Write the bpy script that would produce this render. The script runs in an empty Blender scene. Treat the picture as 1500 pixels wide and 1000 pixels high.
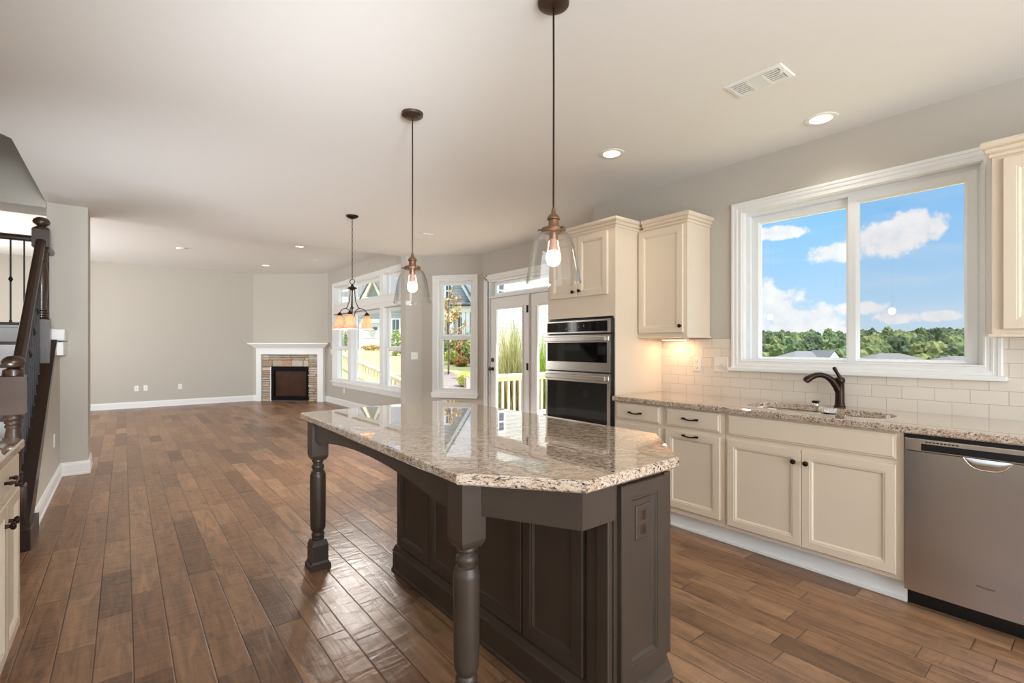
import bpy, bmesh, math, random
from mathutils import Vector, Matrix
from mathutils.geometry import tessellate_polygon
from mathutils import noise as mnoise
rnd = random.Random(7)
PI = math.pi
scene = bpy.context.scene
COL = scene.collection

def lin(r, g, b):
    def f(c):
        c /= 255.0
        return c / 12.92 if c <= 0.04045 else ((c + 0.055) / 1.055) ** 2.4
    return (f(r), f(g), f(b), 1.0)

# ------------------------------------------------------------------ camera
YAW = 0.6748
cam_d = bpy.data.cameras.new('camera')
cam_d.sensor_width = 36.0
cam_d.lens = 710.34 / 1500 * 36
cam_d.shift_y = 7.26 / 1500
cam_d.clip_start = 0.03
cam_d.clip_end = 2000
cam = bpy.data.objects.new('camera', cam_d)
COL.objects.link(cam)
cam.location = (0, 0, 1.3095)
cam.rotation_euler = (PI / 2, 0, -YAW)
scene.camera = cam

# ------------------------------------------------------------------ view
scene.view_settings.view_transform = 'Standard'
scene.view_settings.look = 'None'
scene.view_settings.gamma = 1.0
scene.view_settings.use_curve_mapping = False
scene.view_settings.exposure = 0.1

# ------------------------------------------------------------------ sky
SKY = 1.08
def make_world():
    w = bpy.data.worlds.new('sky'); scene.world = w
    w.use_nodes = True
    nt = w.node_tree; nt.nodes.clear()
    N = nt.nodes.new; L = nt.links.new
    out = N('ShaderNodeOutputWorld'); bg = N('ShaderNodeBackground')
    L(bg.outputs[0], out.inputs[0])
    tc = N('ShaderNodeTexCoord'); sep = N('ShaderNodeSeparateXYZ')
    L(tc.outputs['Generated'], sep.inputs[0])
    def math_(op, a, b=None, c=None, clamp=False):
        n = N('ShaderNodeMath'); n.operation = op; n.use_clamp = clamp
        for i, v in enumerate((a, b, c)):
            if v is None: continue
            if isinstance(v, (int, float)): n.inputs[i].default_value = v
            else: L(v, n.inputs[i])
        return n.outputs[0]
    x, y, z = sep.outputs
    az = math_('MULTIPLY', math_('ARCTAN2', x, y), 180 / PI)
    el = math_('MULTIPLY', math_('ARCSINE', z), 180 / PI)
    ramp = N('ShaderNodeValToRGB')
    L(math_('DIVIDE', el, 60.0, clamp=True), ramp.inputs[0])
    cr = ramp.color_ramp
    cr.elements[0].position = 0.0; cr.elements[0].color = lin(206, 226, 240)
    cr.elements[1].position = 1.0; cr.elements[1].color = lin(222, 230, 240)
    e = cr.elements.new(0.07); e.color = lin(182, 216, 244)
    e = cr.elements.new(0.2); e.color = lin(142, 200, 250)
    e = cr.elements.new(0.42); e.color = lin(128, 188, 244)
    e = cr.elements.new(0.75); e.color = lin(214, 226, 240)
    # cloud masks
    nz = N('ShaderNodeTexNoise'); nz.inputs['Scale'].default_value = 9.0
    nz.inputs['Detail'].default_value = 7.0; nz.inputs['Roughness'].default_value = 0.62
    L(tc.outputs['Generated'], nz.inputs['Vector'])
    nz2 = N('ShaderNodeTexNoise'); nz2.inputs['Scale'].default_value = 34.0
    nz2.inputs['Detail'].default_value = 9.0; nz2.inputs['Roughness'].default_value = .6
    L(tc.outputs['Generated'], nz2.inputs['Vector'])
    warp = math_('SUBTRACT', math_('MULTIPLY_ADD', nz2.outputs[0], 0.9, math_('MULTIPLY', nz.outputs[0], 0.7)), 0.8)
    blobs = [(66.5, 4.0, 4.6, 2.6), (69.5, 2.8, 4.8, 1.7), (65.0, 5.2, 2.6, 2.2),
             (72.6, 9.0, 2.6, 1.2), (76.2, 9.8, 3.6, 1.7), (78.8, 10.6, 2.4, 1.6), (67.6, 11.6, 2.4, .7),
             (74.0, 3.6, 2.6, .8), (76.8, 2.6, 2.0, .6), (80.2, 2.7, 1.5, .55), (71.6, 1.2, 5, .9),
             (30, 12, 8, 4), (20, 20, 9, 5), (100, 14, 12, 4), (55, 30, 14, 6), (90, 34, 14, 7)]
    tot = None
    for (ba, be, ra, re) in blobs:
        dx = math_('DIVIDE', math_('SUBTRACT', az, ba), ra)
        dy = math_('DIVIDE', math_('SUBTRACT', el, be), re)
        d2 = math_('ADD', math_('MULTIPLY', dx, dx), math_('MULTIPLY', dy, dy))
        m = math_('SUBTRACT', 1.0, d2)
        tot = m if tot is None else math_('MAXIMUM', tot, m)
    m = math_('ADD', tot, math_('MULTIPLY', warp, 3.4))
    sm = N('ShaderNodeMapRange'); sm.interpolation_type = 'SMOOTHSTEP'
    L(m, sm.inputs[0]); sm.inputs[1].default_value = 0.0; sm.inputs[2].default_value = 0.7
    # thin haze veils near the horizon
    nz3 = N('ShaderNodeTexNoise'); nz3.inputs['Scale'].default_value = 5.0; nz3.inputs['Detail'].default_value = 4
    mp = N('ShaderNodeMapping'); mp.inputs['Scale'].default_value = (1, 1, 6)
    L(tc.outputs['Generated'], mp.inputs[0]); L(mp.outputs[0], nz3.inputs['Vector'])
    veil = N('ShaderNodeMapRange'); L(nz3.outputs[0], veil.inputs[0])
    veil.inputs[1].default_value = 0.48; veil.inputs[2].default_value = 0.75; veil.inputs[4].default_value = 0.35
    mx0 = N('ShaderNodeMix'); mx0.data_type = 'RGBA'
    L(veil.outputs[0], mx0.inputs[0]); L(ramp.outputs[0], mx0.inputs[6]); mx0.inputs[7].default_value = lin(228, 236, 244)
    ccol = N('ShaderNodeMix'); ccol.data_type = 'RGBA'
    L(nz2.outputs[0], ccol.inputs[0]); ccol.inputs[6].default_value = lin(206, 212, 224); ccol.inputs[7].default_value = (1.05, 1.04, 1.03, 1)
    mx = N('ShaderNodeMix'); mx.data_type = 'RGBA'
    L(sm.outputs[0], mx.inputs[0]); L(mx0.outputs[2], mx.inputs[6]); L(ccol.outputs[2], mx.inputs[7])
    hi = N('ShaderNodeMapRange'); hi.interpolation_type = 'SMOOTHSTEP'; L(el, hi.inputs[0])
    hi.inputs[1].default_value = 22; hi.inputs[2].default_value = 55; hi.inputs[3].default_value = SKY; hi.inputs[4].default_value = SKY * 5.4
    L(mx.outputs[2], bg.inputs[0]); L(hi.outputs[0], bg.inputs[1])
make_world()

# ------------------------------------------------------------------ sun and large lights
def light(name, typ, loc, energy, color=(1, 1, 1), rot=None, **kw):
    d = bpy.data.lights.new(name, typ); d.energy = energy; d.color = color
    for k, v in kw.items(): setattr(d, k, v)
    o = bpy.data.objects.new(name, d); COL.objects.link(o); o.location = loc
    if rot is not None: o.rotation_euler = rot
    return o
sun = light('sun', 'SUN', (20, -20, 40), 9.0, (1.0, 0.95, 0.86), angle=0.009)
sun.rotation_euler = Vector((-.157, .47, -1)).to_track_quat('-Z', 'Y').to_euler()
# added fill lights, set in made-up window openings of the unseen walls
light('rear_fill', 'AREA', (1.3, -3.0, 1.45), 150, (.92, 0.97, 1.0), (PI / 2 + .2, 0, 0), shape='RECTANGLE', size=3.6, size_y=2.1)
light('left_fill', 'AREA', (-1.08, .2, 1.65), 8, (.95, 0.98, 1.0), (PI / 2 + .2, 0, -PI / 2), shape='RECTANGLE', size=1.8, size_y=1.1)
light('living_side_fill', 'AREA', (-2.66, 10.2, 1.5), 125, (1.0, 0.98, 0.95), (PI / 2 + .2, 0, -PI / 2), shape='RECTANGLE', size=3.6, size_y=2.0)
# more fill lights added out of view to even out ceiling and far rooms
light('ceiling_fill', 'AREA', (.9, -1.9, .7), 4, (.9, .95, 1.0), (PI - .3, 0, 0), shape='DISK', size=.8)
fl = light('forward_fill', 'AREA', (.3, -1.3, .45), 6, (.9, .95, 1.0), shape='DISK', size=1.0, spread=math.radians(84))
fl.rotation_euler = Vector((.24, .82, .72)).to_track_quat('-Z', 'Y').to_euler()
fl = light('long_throw_fill', 'SPOT', (.1, -1.2, 1.7), 1500, (.9, .95, 1.0), spot_size=math.radians(43), spot_blend=1.0, shadow_soft_size=.35)
fl.rotation_euler = Vector((1.2, 7.4, .42)).to_track_quat('-Z', 'Y').to_euler()
fl = light('stair_side_fill', 'AREA', (-.9, 3.9, .4), 9, (.9, .95, 1.0), shape='DISK', size=.6, spread=math.radians(90))
fl.rotation_euler = Vector((.60, .62, .75)).to_track_quat('-Z', 'Y').to_euler()
light('stair_shaft_fill', 'POINT', (-1.3, 5.6, 4.2), .8, (1.0, .84, .66), shadow_soft_size=.1)  # fill added to brighten the dark stair shaft, no known lamp there

# ================================================================== mesh helper
class MB:
    def __init__(s): s.v = []; s.f = []; s.smooth = []
    def add(s, vs, fs, smooth=False):
        n = len(s.v); s.v += [tuple(v) for v in vs]
        for f in fs: s.f.append(tuple(i + n for i in f)); s.smooth.append(smooth)
        return s
    def box(s, x0, x1, y0, y1, z0, z1, T=None, b=0.0):
        if x0 > x1: x0, x1 = x1, x0
        if y0 > y1: y0, y1 = y1, y0
        if z0 > z1: z0, z1 = z1, z0
        b = min(b, (x1 - x0) * .45, (y1 - y0) * .45, (z1 - z0) * .45)
        if b <= 0:
            vs = [(x, y, z) for z in (z0, z1) for y in (y0, y1) for x in (x0, x1)]
            fs = [(0, 2, 3, 1), (4, 5, 7, 6), (0, 1, 5, 4), (2, 6, 7, 3), (0, 4, 6, 2), (1, 3, 7, 5)]
        else:
            bm = bmesh.new(); bmesh.ops.create_cube(bm, size=1.0)
            for v in bm.verts:
                v.co = ((x0 + x1) / 2 + v.co.x * (x1 - x0), (y0 + y1) / 2 + v.co.y * (y1 - y0), (z0 + z1) / 2 + v.co.z * (z1 - z0))
            bmesh.ops.bevel(bm, geom=bm.edges[:], offset=b, segments=2, profile=.6, affect='EDGES')
            bm.verts.index_update()
            vs = [v.co[:] for v in bm.verts]; fs = [[v.index for v in f.verts] for f in bm.faces]; bm.free()
        if T: vs = [T(*v) for v in vs]
        return s.add(vs, fs)
    def prism(s, outer, holes, z0, z1, T=None):
        """polygon with holes in (a, b), extruded along c from z0 to z1"""
        loops = [list(outer)] + [list(h) for h in holes]
        tri = tessellate_polygon([[Vector((p[0], p[1], 0)) for p in l] for l in loops])
        flat = [p for l in loops for p in l]; n = len(flat)
        vs = [(p[0], p[1], z0) for p in flat] + [(p[0], p[1], z1) for p in flat]
        fs = [tuple(t) for t in tri] + [tuple(i + n for i in t[::-1]) for t in tri]
        o = 0
        for l in loops:
            m = len(l)
            for i in range(m):
                j = (i + 1) % m; fs.append((o + i, o + j, o + j + n, o + i + n))
            o += m
        if T: vs = [T(*v) for v in vs]
        return s.add(vs, fs)
    def loft_rect(s, a0, a1, b0, b1, prof, T=None, cap=True):
        """nested rectangles: prof = [(inset, height)...] -> door fronts, casings"""
        if a0 > a1: a0, a1 = a1, a0
        vs = []; fs = []
        for (ins, h) in prof:
            vs += [(a0 + ins, b0 + ins, h), (a1 - ins, b0 + ins, h), (a1 - ins, b1 - ins, h), (a0 + ins, b1 - ins, h)]
        for k in range(len(prof) - 1):
            for i in range(4):
                j = (i + 1) % 4; fs.append((4 * k + i, 4 * k + j, 4 * k + 4 + j, 4 * k + 4 + i))
        if cap:
            k = 4 * (len(prof) - 1); fs.append((k, k + 1, k + 2, k + 3))
        if T: vs = [T(*v) for v in vs]
        return s.add(vs, fs)
    def lathe(s, prof, c=(0, 0, 0), seg=24, T=None, cap=True, smooth=True):
        vs = []; fs = []
        for (r, z) in prof:
            for i in range(seg):
                a = 2 * PI * i / seg; vs.append((c[0] + r * math.cos(a), c[1] + r * math.sin(a), c[2] + z))
        for k in range(len(prof) - 1):
            for i in range(seg):
                j = (i + 1) % seg
                fs.append((k * seg + i, k * seg + j, (k + 1) * seg + j, (k + 1) * seg + i))
        if cap:
            if prof[0][0] > 1e-6: fs.append(tuple(range(seg))[::-1])
            if prof[-1][0] > 1e-6: fs.append(tuple(range((len(prof) - 1) * seg, len(prof) * seg)))
        if T: vs = [T(*v) for v in vs]
        return s.add(vs, fs, smooth)
    def squares(s, prof, c=(0, 0, 0)):
        """square post: prof = [(half, z)]"""
        vs = []; fs = []
        for (h, z) in prof:
            vs += [(c[0] - h, c[1] - h, c[2] + z), (c[0] + h, c[1] - h, c[2] + z), (c[0] + h, c[1] + h, c[2] + z), (c[0] - h, c[1] + h, c[2] + z)]
        for k in range(len(prof) - 1):
            for i in range(4):
                j = (i + 1) % 4; fs.append((4 * k + i, 4 * k + j, 4 * k + 4 + j, 4 * k + 4 + i))
        fs.append((3, 2, 1, 0)); k = 4 * (len(prof) - 1); fs.append((k, k + 1, k + 2, k + 3))
        return s.add(vs, fs)
    def tube(s, pts, r, seg=8, T=None, closed=False):
        P = [Vector(p) for p in pts]; n = len(P)
        R = r if isinstance(r, (list, tuple)) else [r] * n
        vs = []; fs = []; up = None
        for i in range(n):
            if closed: t = (P[(i + 1) % n] - P[i - 1]).normalized()
            else: t = (P[min(i + 1, n - 1)] - P[max(i - 1, 0)]).normalized()
            if up is None:
                up = Vector((0, 0, 1)) if abs(t.z) < .9 else Vector((1, 0, 0))
            a = t.cross(up)
            if a.length < 1e-6: a = t.orthogonal()
            a.normalize(); b = a.cross(t).normalized(); up = b
            for k in range(seg):
                q = 2 * PI * k / seg
                vs.append(P[i] + (a * math.cos(q) + b * math.sin(q)) * R[i])
        m = n if closed else n - 1
        for i in range(m):
            for k in range(seg):
                l = (k + 1) % seg; j = (i + 1) % n
                fs.append((i * seg + k, i * seg + l, j * seg + l, j * seg + k))
        if not closed:
            fs.append(tuple(range(seg))[::-1]); fs.append(tuple(range((n - 1) * seg, n * seg)))
        if T: vs = [T(*v) for v in vs]
        return s.add(vs, fs, True)
    def sphere(s, c, r, seg=16, rings=10, T=None):
        if isinstance(r, (int, float)): r = (r, r, r)
        prof = []
        vs = []; fs = []
        for i in range(1, rings):
            th = PI * i / rings
            for k in range(seg):
                a = 2 * PI * k / seg
                vs.append((c[0] + r[0] * math.sin(th) * math.cos(a), c[1] + r[1] * math.sin(th) * math.sin(a), c[2] - r[2] * math.cos(th)))
        b = len(vs); vs += [(c[0], c[1], c[2] - r[2]), (c[0], c[1], c[2] + r[2])]
        for i in range(rings - 2):
            for k in range(seg):
                l = (k + 1) % seg; fs.append((i * seg + k, i * seg + l, (i + 1) * seg + l, (i + 1) * seg + k))
        for k in range(seg):
            l = (k + 1) % seg; fs.append((b, l, k)); o = (rings - 2) * seg; fs.append((b + 1, o + k, o + l))
        if T: vs = [T(*v) for v in vs]
        return s.add(vs, fs, True)
    def build(s, name, mat, parent=None, local=False, kind=None, label=None):
        me = bpy.data.meshes.new(name)
        off = Vector((0, 0, 0))
        if parent is not None and not local:
            p = parent
            while p is not None: off += Vector(p.location); p = p.parent
        me.from_pydata([tuple(Vector(v) - off) for v in s.v], [], s.f)
        bm = bmesh.new(); bm.from_mesh(me)
        bmesh.ops.recalc_face_normals(bm, faces=bm.faces[:])
        if any(s.smooth):
            bm.faces.ensure_lookup_table()
            for f, sm in zip(bm.faces, s.smooth): f.smooth = sm
            for e in bm.edges:
                if len(e.link_faces) == 2 and e.calc_face_angle(0) > math.radians(38): e.smooth = False
        bm.to_mesh(me); bm.free()
        if mat: me.materials.append(mat)
        o = bpy.data.objects.new(name, me); COL.objects.link(o)
        if parent is not None: o.parent = parent
        if kind: o['kind'] = kind
        if label: o['label'] = label
        return o

def empty(name, loc=(0, 0, 0), rz=0.0):
    o = bpy.data.objects.new(name, None); o.empty_display_size = .1
    COL.objects.link(o); o.location = loc; o.rotation_euler = (0, 0, rz); return o
def tag(o, label, cat, group=None):
    o['label'] = label; o['category'] = cat
    if group: o['group'] = group
    return o
def thing(name, label, cat, loc=(0, 0, 0), rz=0.0, group=None):
    return tag(empty(name, loc, rz), label, cat, group)
def struct(o): o['kind'] = 'structure'; return o
def kids(o): return [c for c in bpy.data.objects if c.parent == o]
def copy_tree(o, parent=None):
    c = o.copy(); COL.objects.link(c); c.parent = parent
    for ch in kids(o): copy_tree(ch, c)
    return c

# ================================================================== materials
MATS = {}
def nodes_of(name):
    m = bpy.data.materials.new(name); m.use_nodes = True
    nt = m.node_tree; b = nt.nodes['Principled BSDF']
    return m, nt, b
def pm(name, rgb, rough=.5, metal=0., spec=.5, var=.05, scale=12., bump=0., bscale=60., coat=0., emit=None, estr=0.):
    m, nt, b = nodes_of(name); N = nt.nodes.new; L = nt.links.new
    c = lin(*rgb)
    tc = N('ShaderNodeTexCoord'); nz = N('ShaderNodeTexNoise'); nz.inputs['Scale'].default_value = scale
    nz.inputs['Detail'].default_value = 3
    L(tc.outputs['Object'], nz.inputs['Vector'])
    mx = N('ShaderNodeMix'); mx.data_type = 'RGBA'
    L(nz.outputs[0], mx.inputs[0])
    mx.inputs[6].default_value = tuple(min(1, x * (1 - var)) for x in c[:3]) + (1,)
    mx.inputs[7].default_value = tuple(min(1, x * (1 + var)) for x in c[:3]) + (1,)
    L(mx.outputs[2], b.inputs['Base Color'])
    b.inputs['Roughness'].default_value = rough; b.inputs['Metallic'].default_value = metal
    b.inputs['Specular IOR Level'].default_value = spec; b.inputs['Coat Weight'].default_value = coat
    b.inputs['Coat Roughness'].default_value = .08
    if bump:
        n2 = N('ShaderNodeTexNoise'); n2.inputs['Scale'].default_value = bscale; n2.inputs['Detail'].default_value = 4
        L(tc.outputs['Object'], n2.inputs['Vector'])
        bp = N('ShaderNodeBump'); bp.inputs['Strength'].default_value = bump; bp.inputs['Distance'].default_value = .01
        L(n2.outputs[0], bp.inputs['Height']); L(bp.outputs[0], b.inputs['Normal'])
    if emit:
        b.inputs['Emission Color'].default_value = lin(*emit); b.inputs['Emission Strength'].default_value = estr
    MATS[name] = m; return m

WALL = pm('wall_paint', (196, 190, 180), .85, spec=.25, var=.015, bump=.03, bscale=220)
CEIL = pm('ceiling_paint', (238, 236, 233), .9, spec=.2, var=.012, bump=.03, bscale=200)
TRIM = pm('white_trim_paint', (240, 240, 238), .35, var=.01)
VINYL = pm('white_vinyl', (238, 240, 240), .4, var=.01)
CREAM = pm('cream_cabinet_paint', (228, 212, 190), .38, var=.012)
DARK = pm('dark_stained_island', (68, 57, 48), .38, spec=.5, var=.22, scale=7, bump=.02, bscale=90)
STEEL = None
BRONZE = pm('oil_rubbed_bronze', (52, 36, 28), .34, .75, var=.25, scale=25)
DBRONZE = pm('dark_bronze_metal', (86, 72, 62), .38, .8, var=.15, scale=25)
BLACK = pm('black_plastic', (14, 13, 13), .35, var=.1)
BLKGLASS = pm('black_oven_glass', (9, 9, 10), .05, spec=.6, var=.05)
FIREBLACK = pm('black_firebox_metal', (12, 10, 9), .6, spec=.12, var=.1)
FIREGLASS = pm('smoked_fire_glass', (64, 40, 26), .3, spec=.1, var=.6, scale=4)
IRON = pm('black_iron', (30, 29, 29), .45, .3, var=.15)
STAIRWOOD = pm('dark_stair_wood', (54, 37, 27), .32, var=.35, scale=9, bump=.03, bscale=40, coat=.15)
PLATE = pm('white_plate_plastic', (240, 240, 238), .35, var=.01)
PLATEC = pm('ivory_plate_plastic', (236, 230, 220), .35, var=.01)
SLOT = pm('outlet_slot_dark', (60, 56, 52), .5)
RED = pm('red_patio_paint', (196, 44, 50), .5, var=.1)
RAILWOOD = pm('bare_deck_lumber', (226, 205, 178), .7, var=.15, scale=5)
ROOF = pm('gray_shingles', (86, 85, 87), .9, var=.3, scale=9, bump=.3, bscale=8)
CREAMTRIM = pm('cream_barge_boards', (236, 228, 206), .7, var=.05)
TANWALL = pm('tan_porch_wall', (196, 184, 168), .8, var=.06)
GLASSDK = pm('dark_window_pane', (78, 92, 112), .08, spec=.7, var=.25, scale=1.5)
GRAYBB = pm('gray_board_siding', (158, 166, 172), .8, var=.05)
GARAGE = pm('garage_door_white', (206, 208, 206), .6, var=.03)
BARK = pm('bark', (104, 88, 74), .9, var=.3, bump=.4, bscale=30)
SOCKETBR = pm('bronze_socket', (112, 84, 62), .36, .7, var=.15)
CANIN = pm('can_reflector', (250, 240, 210), .4, var=.01, emit=(255, 226, 170), estr=.35)

def emis(name, rgb, s):
    m = bpy.data.materials.new(name); m.use_nodes = True; nt = m.node_tree
    b = nt.nodes['Principled BSDF']
    b.inputs['Base Color'].default_value = lin(*rgb)
    b.inputs['Emission Color'].default_value = lin(*rgb); b.inputs['Emission Strength'].default_value = s
    return m
NECK = pm('bulb_neck_plastic', (150, 112, 94), .5)
BULB = emis('lit_bulb', (255, 226, 190), 55.0)
CBULB = emis('lit_candle_bulb', (255, 214, 160), 14.0)
CANLENS = emis('lit_can_lens', (255, 232, 196), 7.0)
PUCK = emis('lit_puck_lens', (255, 190, 130), 12.0)

def glass(name, tint=(1, 1, 1), base=.04, power=4.0, edge=.0, rough=0.0):
    m = bpy.data.materials.new(name); m.use_nodes = True; nt = m.node_tree; nt.nodes.clear()
    N = nt.nodes.new; L = nt.links.new
    out = N('ShaderNodeOutputMaterial'); tr = N('ShaderNodeBsdfTransparent'); gl = N('ShaderNodeBsdfGlossy')
    gl.inputs['Roughness'].default_value = rough; gl.inputs['Color'].default_value = (1, 1, 1, 1)
    lw = N('ShaderNodeLayerWeight'); lw.inputs['Blend'].default_value = .5
    pw = N('ShaderNodeMath'); pw.operation = 'POWER'; L(lw.outputs['Facing'], pw.inputs[0]); pw.inputs[1].default_value = power
    ad = N('ShaderNodeMath'); ad.operation = 'MULTIPLY_ADD'; L(pw.outputs[0], ad.inputs[0]); ad.inputs[1].default_value = .7; ad.inputs[2].default_value = base
    cm = N('ShaderNodeMix'); cm.data_type = 'RGBA'; L(pw.outputs[0], cm.inputs[0])
    cm.inputs[6].default_value = tint + (1,); cm.inputs[7].default_value = tuple(t * (1 - edge) for t in tint) + (1,)
    L(cm.outputs[2], tr.inputs['Color'])
    mx = N('ShaderNodeMixShader'); L(ad.outputs[0], mx.inputs[0]); L(tr.outputs[0], mx.inputs[1]); L(gl.outputs[0], mx.inputs[2])
    L(mx.outputs[0], out.inputs[0]); return m
PANE = glass('window_glass', (.97, .985, .98), .015, 5.0)
SCREENED = glass('screened_window_glass', (.92, .915, .91), .02, 5.0)
SHADEGLASS = glass('clear_shade_glass', (.985, .987, .985), .03, 3.2, edge=.55)

def frost_mat():
    m, nt, b = nodes_of('amber_frosted_glass'); N = nt.nodes.new; L = nt.links.new
    tc = N('ShaderNodeTexCoord'); nz = N('ShaderNodeTexNoise'); nz.inputs['Scale'].default_value = 14; nz.inputs['Detail'].default_value = 3
    L(tc.outputs['Object'], nz.inputs['Vector'])
    r = N('ShaderNodeValToRGB'); L(nz.outputs[0], r.inputs[0])
    r.color_ramp.elements[0].color = lin(190, 152, 124); r.color_ramp.elements[1].color = lin(226, 200, 178)
    L(r.outputs[0], b.inputs['Base Color']); L(r.outputs[0], b.inputs['Emission Color'])
    b.inputs['Emission Strength'].default_value = .12; b.inputs['Roughness'].default_value = .3
    trn = N('ShaderNodeBsdfTranslucent'); L(r.outputs[0], trn.inputs['Color'])
    mx = N('ShaderNodeMixShader'); mx.inputs[0].default_value = .55; L(b.outputs[0], mx.inputs[1]); L(trn.outputs[0], mx.inputs[2])
    L(mx.outputs[0], nt.nodes['Material Output'].inputs[0])
    return m
FROST = frost_mat()

def steel_mat(name, rgb, rough, stretch):
    m, nt, b = nodes_of(name); N = nt.nodes.new; L = nt.links.new
    tc = N('ShaderNodeTexCoord'); mp = N('ShaderNodeMapping'); mp.inputs['Scale'].default_value = stretch
    L(tc.outputs['Object'], mp.inputs[0])
    nz = N('ShaderNodeTexNoise'); nz.inputs['Scale'].default_value = 1.0; nz.inputs['Detail'].default_value = 3
    L(mp.outputs[0], nz.inputs['Vector'])
    b.inputs['Base Color'].default_value = lin(*rgb); b.inputs['Metallic'].default_value = 1.0
    mr = N('ShaderNodeMapRange'); L(nz.outputs[0], mr.inputs[0]); mr.inputs[3].default_value = rough * .95; mr.inputs[4].default_value = rough * 1.08
    L(mr.outputs[0], b.inputs['Roughness'])
    return m
STEEL = steel_mat('brushed_stainless', (206, 206, 206), .24, (300, 6, 300))
STEELB = steel_mat('bright_stainless', (214, 208, 200), .2, (6, 6, 200))

def floor_mat():
    m, nt, b = nodes_of('hand_scraped_planks'); N = nt.nodes.new; L = nt.links.new
    def M(op, a, bb=None, c=None, clamp=False):
        n = N('ShaderNodeMath'); n.operation = op; n.use_clamp = clamp
        for i, v in enumerate((a, bb, c)):
            if v is None: continue
            if isinstance(v, (int, float)): n.inputs[i].default_value = v
            else: L(v, n.inputs[i])
        return n.outputs[0]
    tc = N('ShaderNodeTexCoord'); sp = N('ShaderNodeSeparateXYZ'); L(tc.outputs['Object'], sp.inputs[0])
    x, y = sp.outputs[0], sp.outputs[1]
    W = .1285
    xs = M('DIVIDE', M('ADD', x, 50 * W - .030), W); row = M('FLOOR', xs); fx = M('FRACT', xs)
    wn = N('ShaderNodeTexWhiteNoise'); wn.noise_dimensions = '1D'; L(row, wn.inputs['W'])
    wn2 = N('ShaderNodeTexWhiteNoise'); wn2.noise_dimensions = '1D'; L(M('ADD', row, 31.7), wn2.inputs['W'])
    ln = M('MULTIPLY_ADD', wn2.outputs['Value'], .45, .5)
    ys = M('DIVIDE', M('ADD', M('ADD', y, 40.), M('MULTIPLY', wn.outputs['Value'], 3.0)), ln)
    # wobble plank lengths
    idx = M('FLOOR', ys); fy = M('FRACT', ys)
    cb = N('ShaderNodeCombineXYZ'); L(row, cb.inputs[0]); L(idx, cb.inputs[1])
    wp = N('ShaderNodeTexWhiteNoise'); wp.noise_dimensions = '3D'; L(cb.outputs[0], wp.inputs['Vector'])
    # edges
    ex = M('MULTIPLY', M('MINIMUM', fx, M('SUBTRACT', 1., fx)), W)
    ey = M('MULTIPLY', M('MINIMUM', fy, M('SUBTRACT', 1., fy)), ln)
    ed = M('MINIMUM', ex, ey)
    seam = N('ShaderNodeMapRange'); seam.interpolation_type = 'SMOOTHSTEP'; L(ed, seam.inputs[0])
    seam.inputs[1].default_value = .0004; seam.inputs[2].default_value = .0045
    # grain
    cg = N('ShaderNodeCombineXYZ')
    L(M('MULTIPLY', x, 1.0), cg.inputs[0]); L(M('MULTIPLY', y, 1.0), cg.inputs[1]); L(M('MULTIPLY', wp.outputs['Value'], 37.), cg.inputs[2])
    mg = N('ShaderNodeMapping'); mg.inputs['Scale'].default_value = (22, 2.6, 1); L(cg.outputs[0], mg.inputs[0])
    ng = N('ShaderNodeTexNoise'); ng.inputs['Scale'].default_value = 1; ng.inputs['Detail'].default_value = 6; ng.inputs['Distortion'].default_value = 1.2
    L(mg.outputs[0], ng.inputs['Vector'])
    mg2 = N('ShaderNodeMapping'); mg2.inputs['Scale'].default_value = (14, 7, 1); L(cg.outputs[0], mg2.inputs[0])
    nk = N('ShaderNodeTexNoise'); nk.inputs['Scale'].default_value = 1; nk.inputs['Detail'].default_value = 4; L(mg2.outputs[0], nk.inputs['Vector'])
    ramp = N('ShaderNodeValToRGB'); L(wp.outputs['Value'], ramp.inputs[0])
    els = ramp.color_ramp.elements
    els[0].color = lin(112, 80, 55); els[1].color = lin(158, 121, 90)
    e = els.new(.35); e.color = lin(138, 101, 72)
    e = els.new(.7); e.color = lin(147, 110, 80)
    mr = N('ShaderNodeMapRange'); L(ng.outputs[0], mr.inputs[0]); mr.inputs[1].default_value = .3; mr.inputs[2].default_value = .7
    mr.inputs[3].default_value = .62; mr.inputs[4].default_value = 1.3
    knot = N('ShaderNodeMapRange'); L(nk.outputs[0], knot.inputs[0]); knot.inputs[1].default_value = .6; knot.inputs[2].default_value = .74
    knot.inputs[3].default_value = 1.; knot.inputs[4].default_value = .55
    f = M('MULTIPLY', mr.outputs[0], knot.outputs[0])
    f = M('MULTIPLY', f, M('MULTIPLY_ADD', seam.outputs[0], .45, .55))
    mx = N('ShaderNodeVectorMath'); mx.operation = 'SCALE'; L(ramp.outputs[0], mx.inputs[0]); L(f, mx.inputs['Scale'])
    L(mx.outputs[0], b.inputs['Base Color'])
    rr = N('ShaderNodeMapRange'); L(ng.outputs[0], rr.inputs[0]); rr.inputs[3].default_value = .24; rr.inputs[4].default_value = .42
    L(rr.outputs[0], b.inputs['Roughness'])
    # scraped waves across the boards
    mw = N('ShaderNodeMapping'); mw.inputs['Scale'].default_value = (5, 16, 1); L(cg.outputs[0], mw.inputs[0])
    nw = N('ShaderNodeTexNoise'); nw.inputs['Scale'].default_value = 1; nw.inputs['Detail'].default_value = 2.5; nw.inputs['Distortion'].default_value = .8
    L(mw.outputs[0], nw.inputs['Vector'])
    h = M('ADD', M('MULTIPLY', nw.outputs[0], .0055), M('MULTIPLY', ng.outputs[0], .0022))
    h = M('ADD', h, M('MULTIPLY', seam.outputs[0], .0022))
    bp = N('ShaderNodeBump'); bp.inputs['Strength'].default_value = .8; bp.inputs['Distance'].default_value = 1.0
    L(h, bp.inputs['Height']); L(bp.outputs[0], b.inputs['Normal'])
    b.inputs['Specular IOR Level'].default_value = .5
    return m
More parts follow.
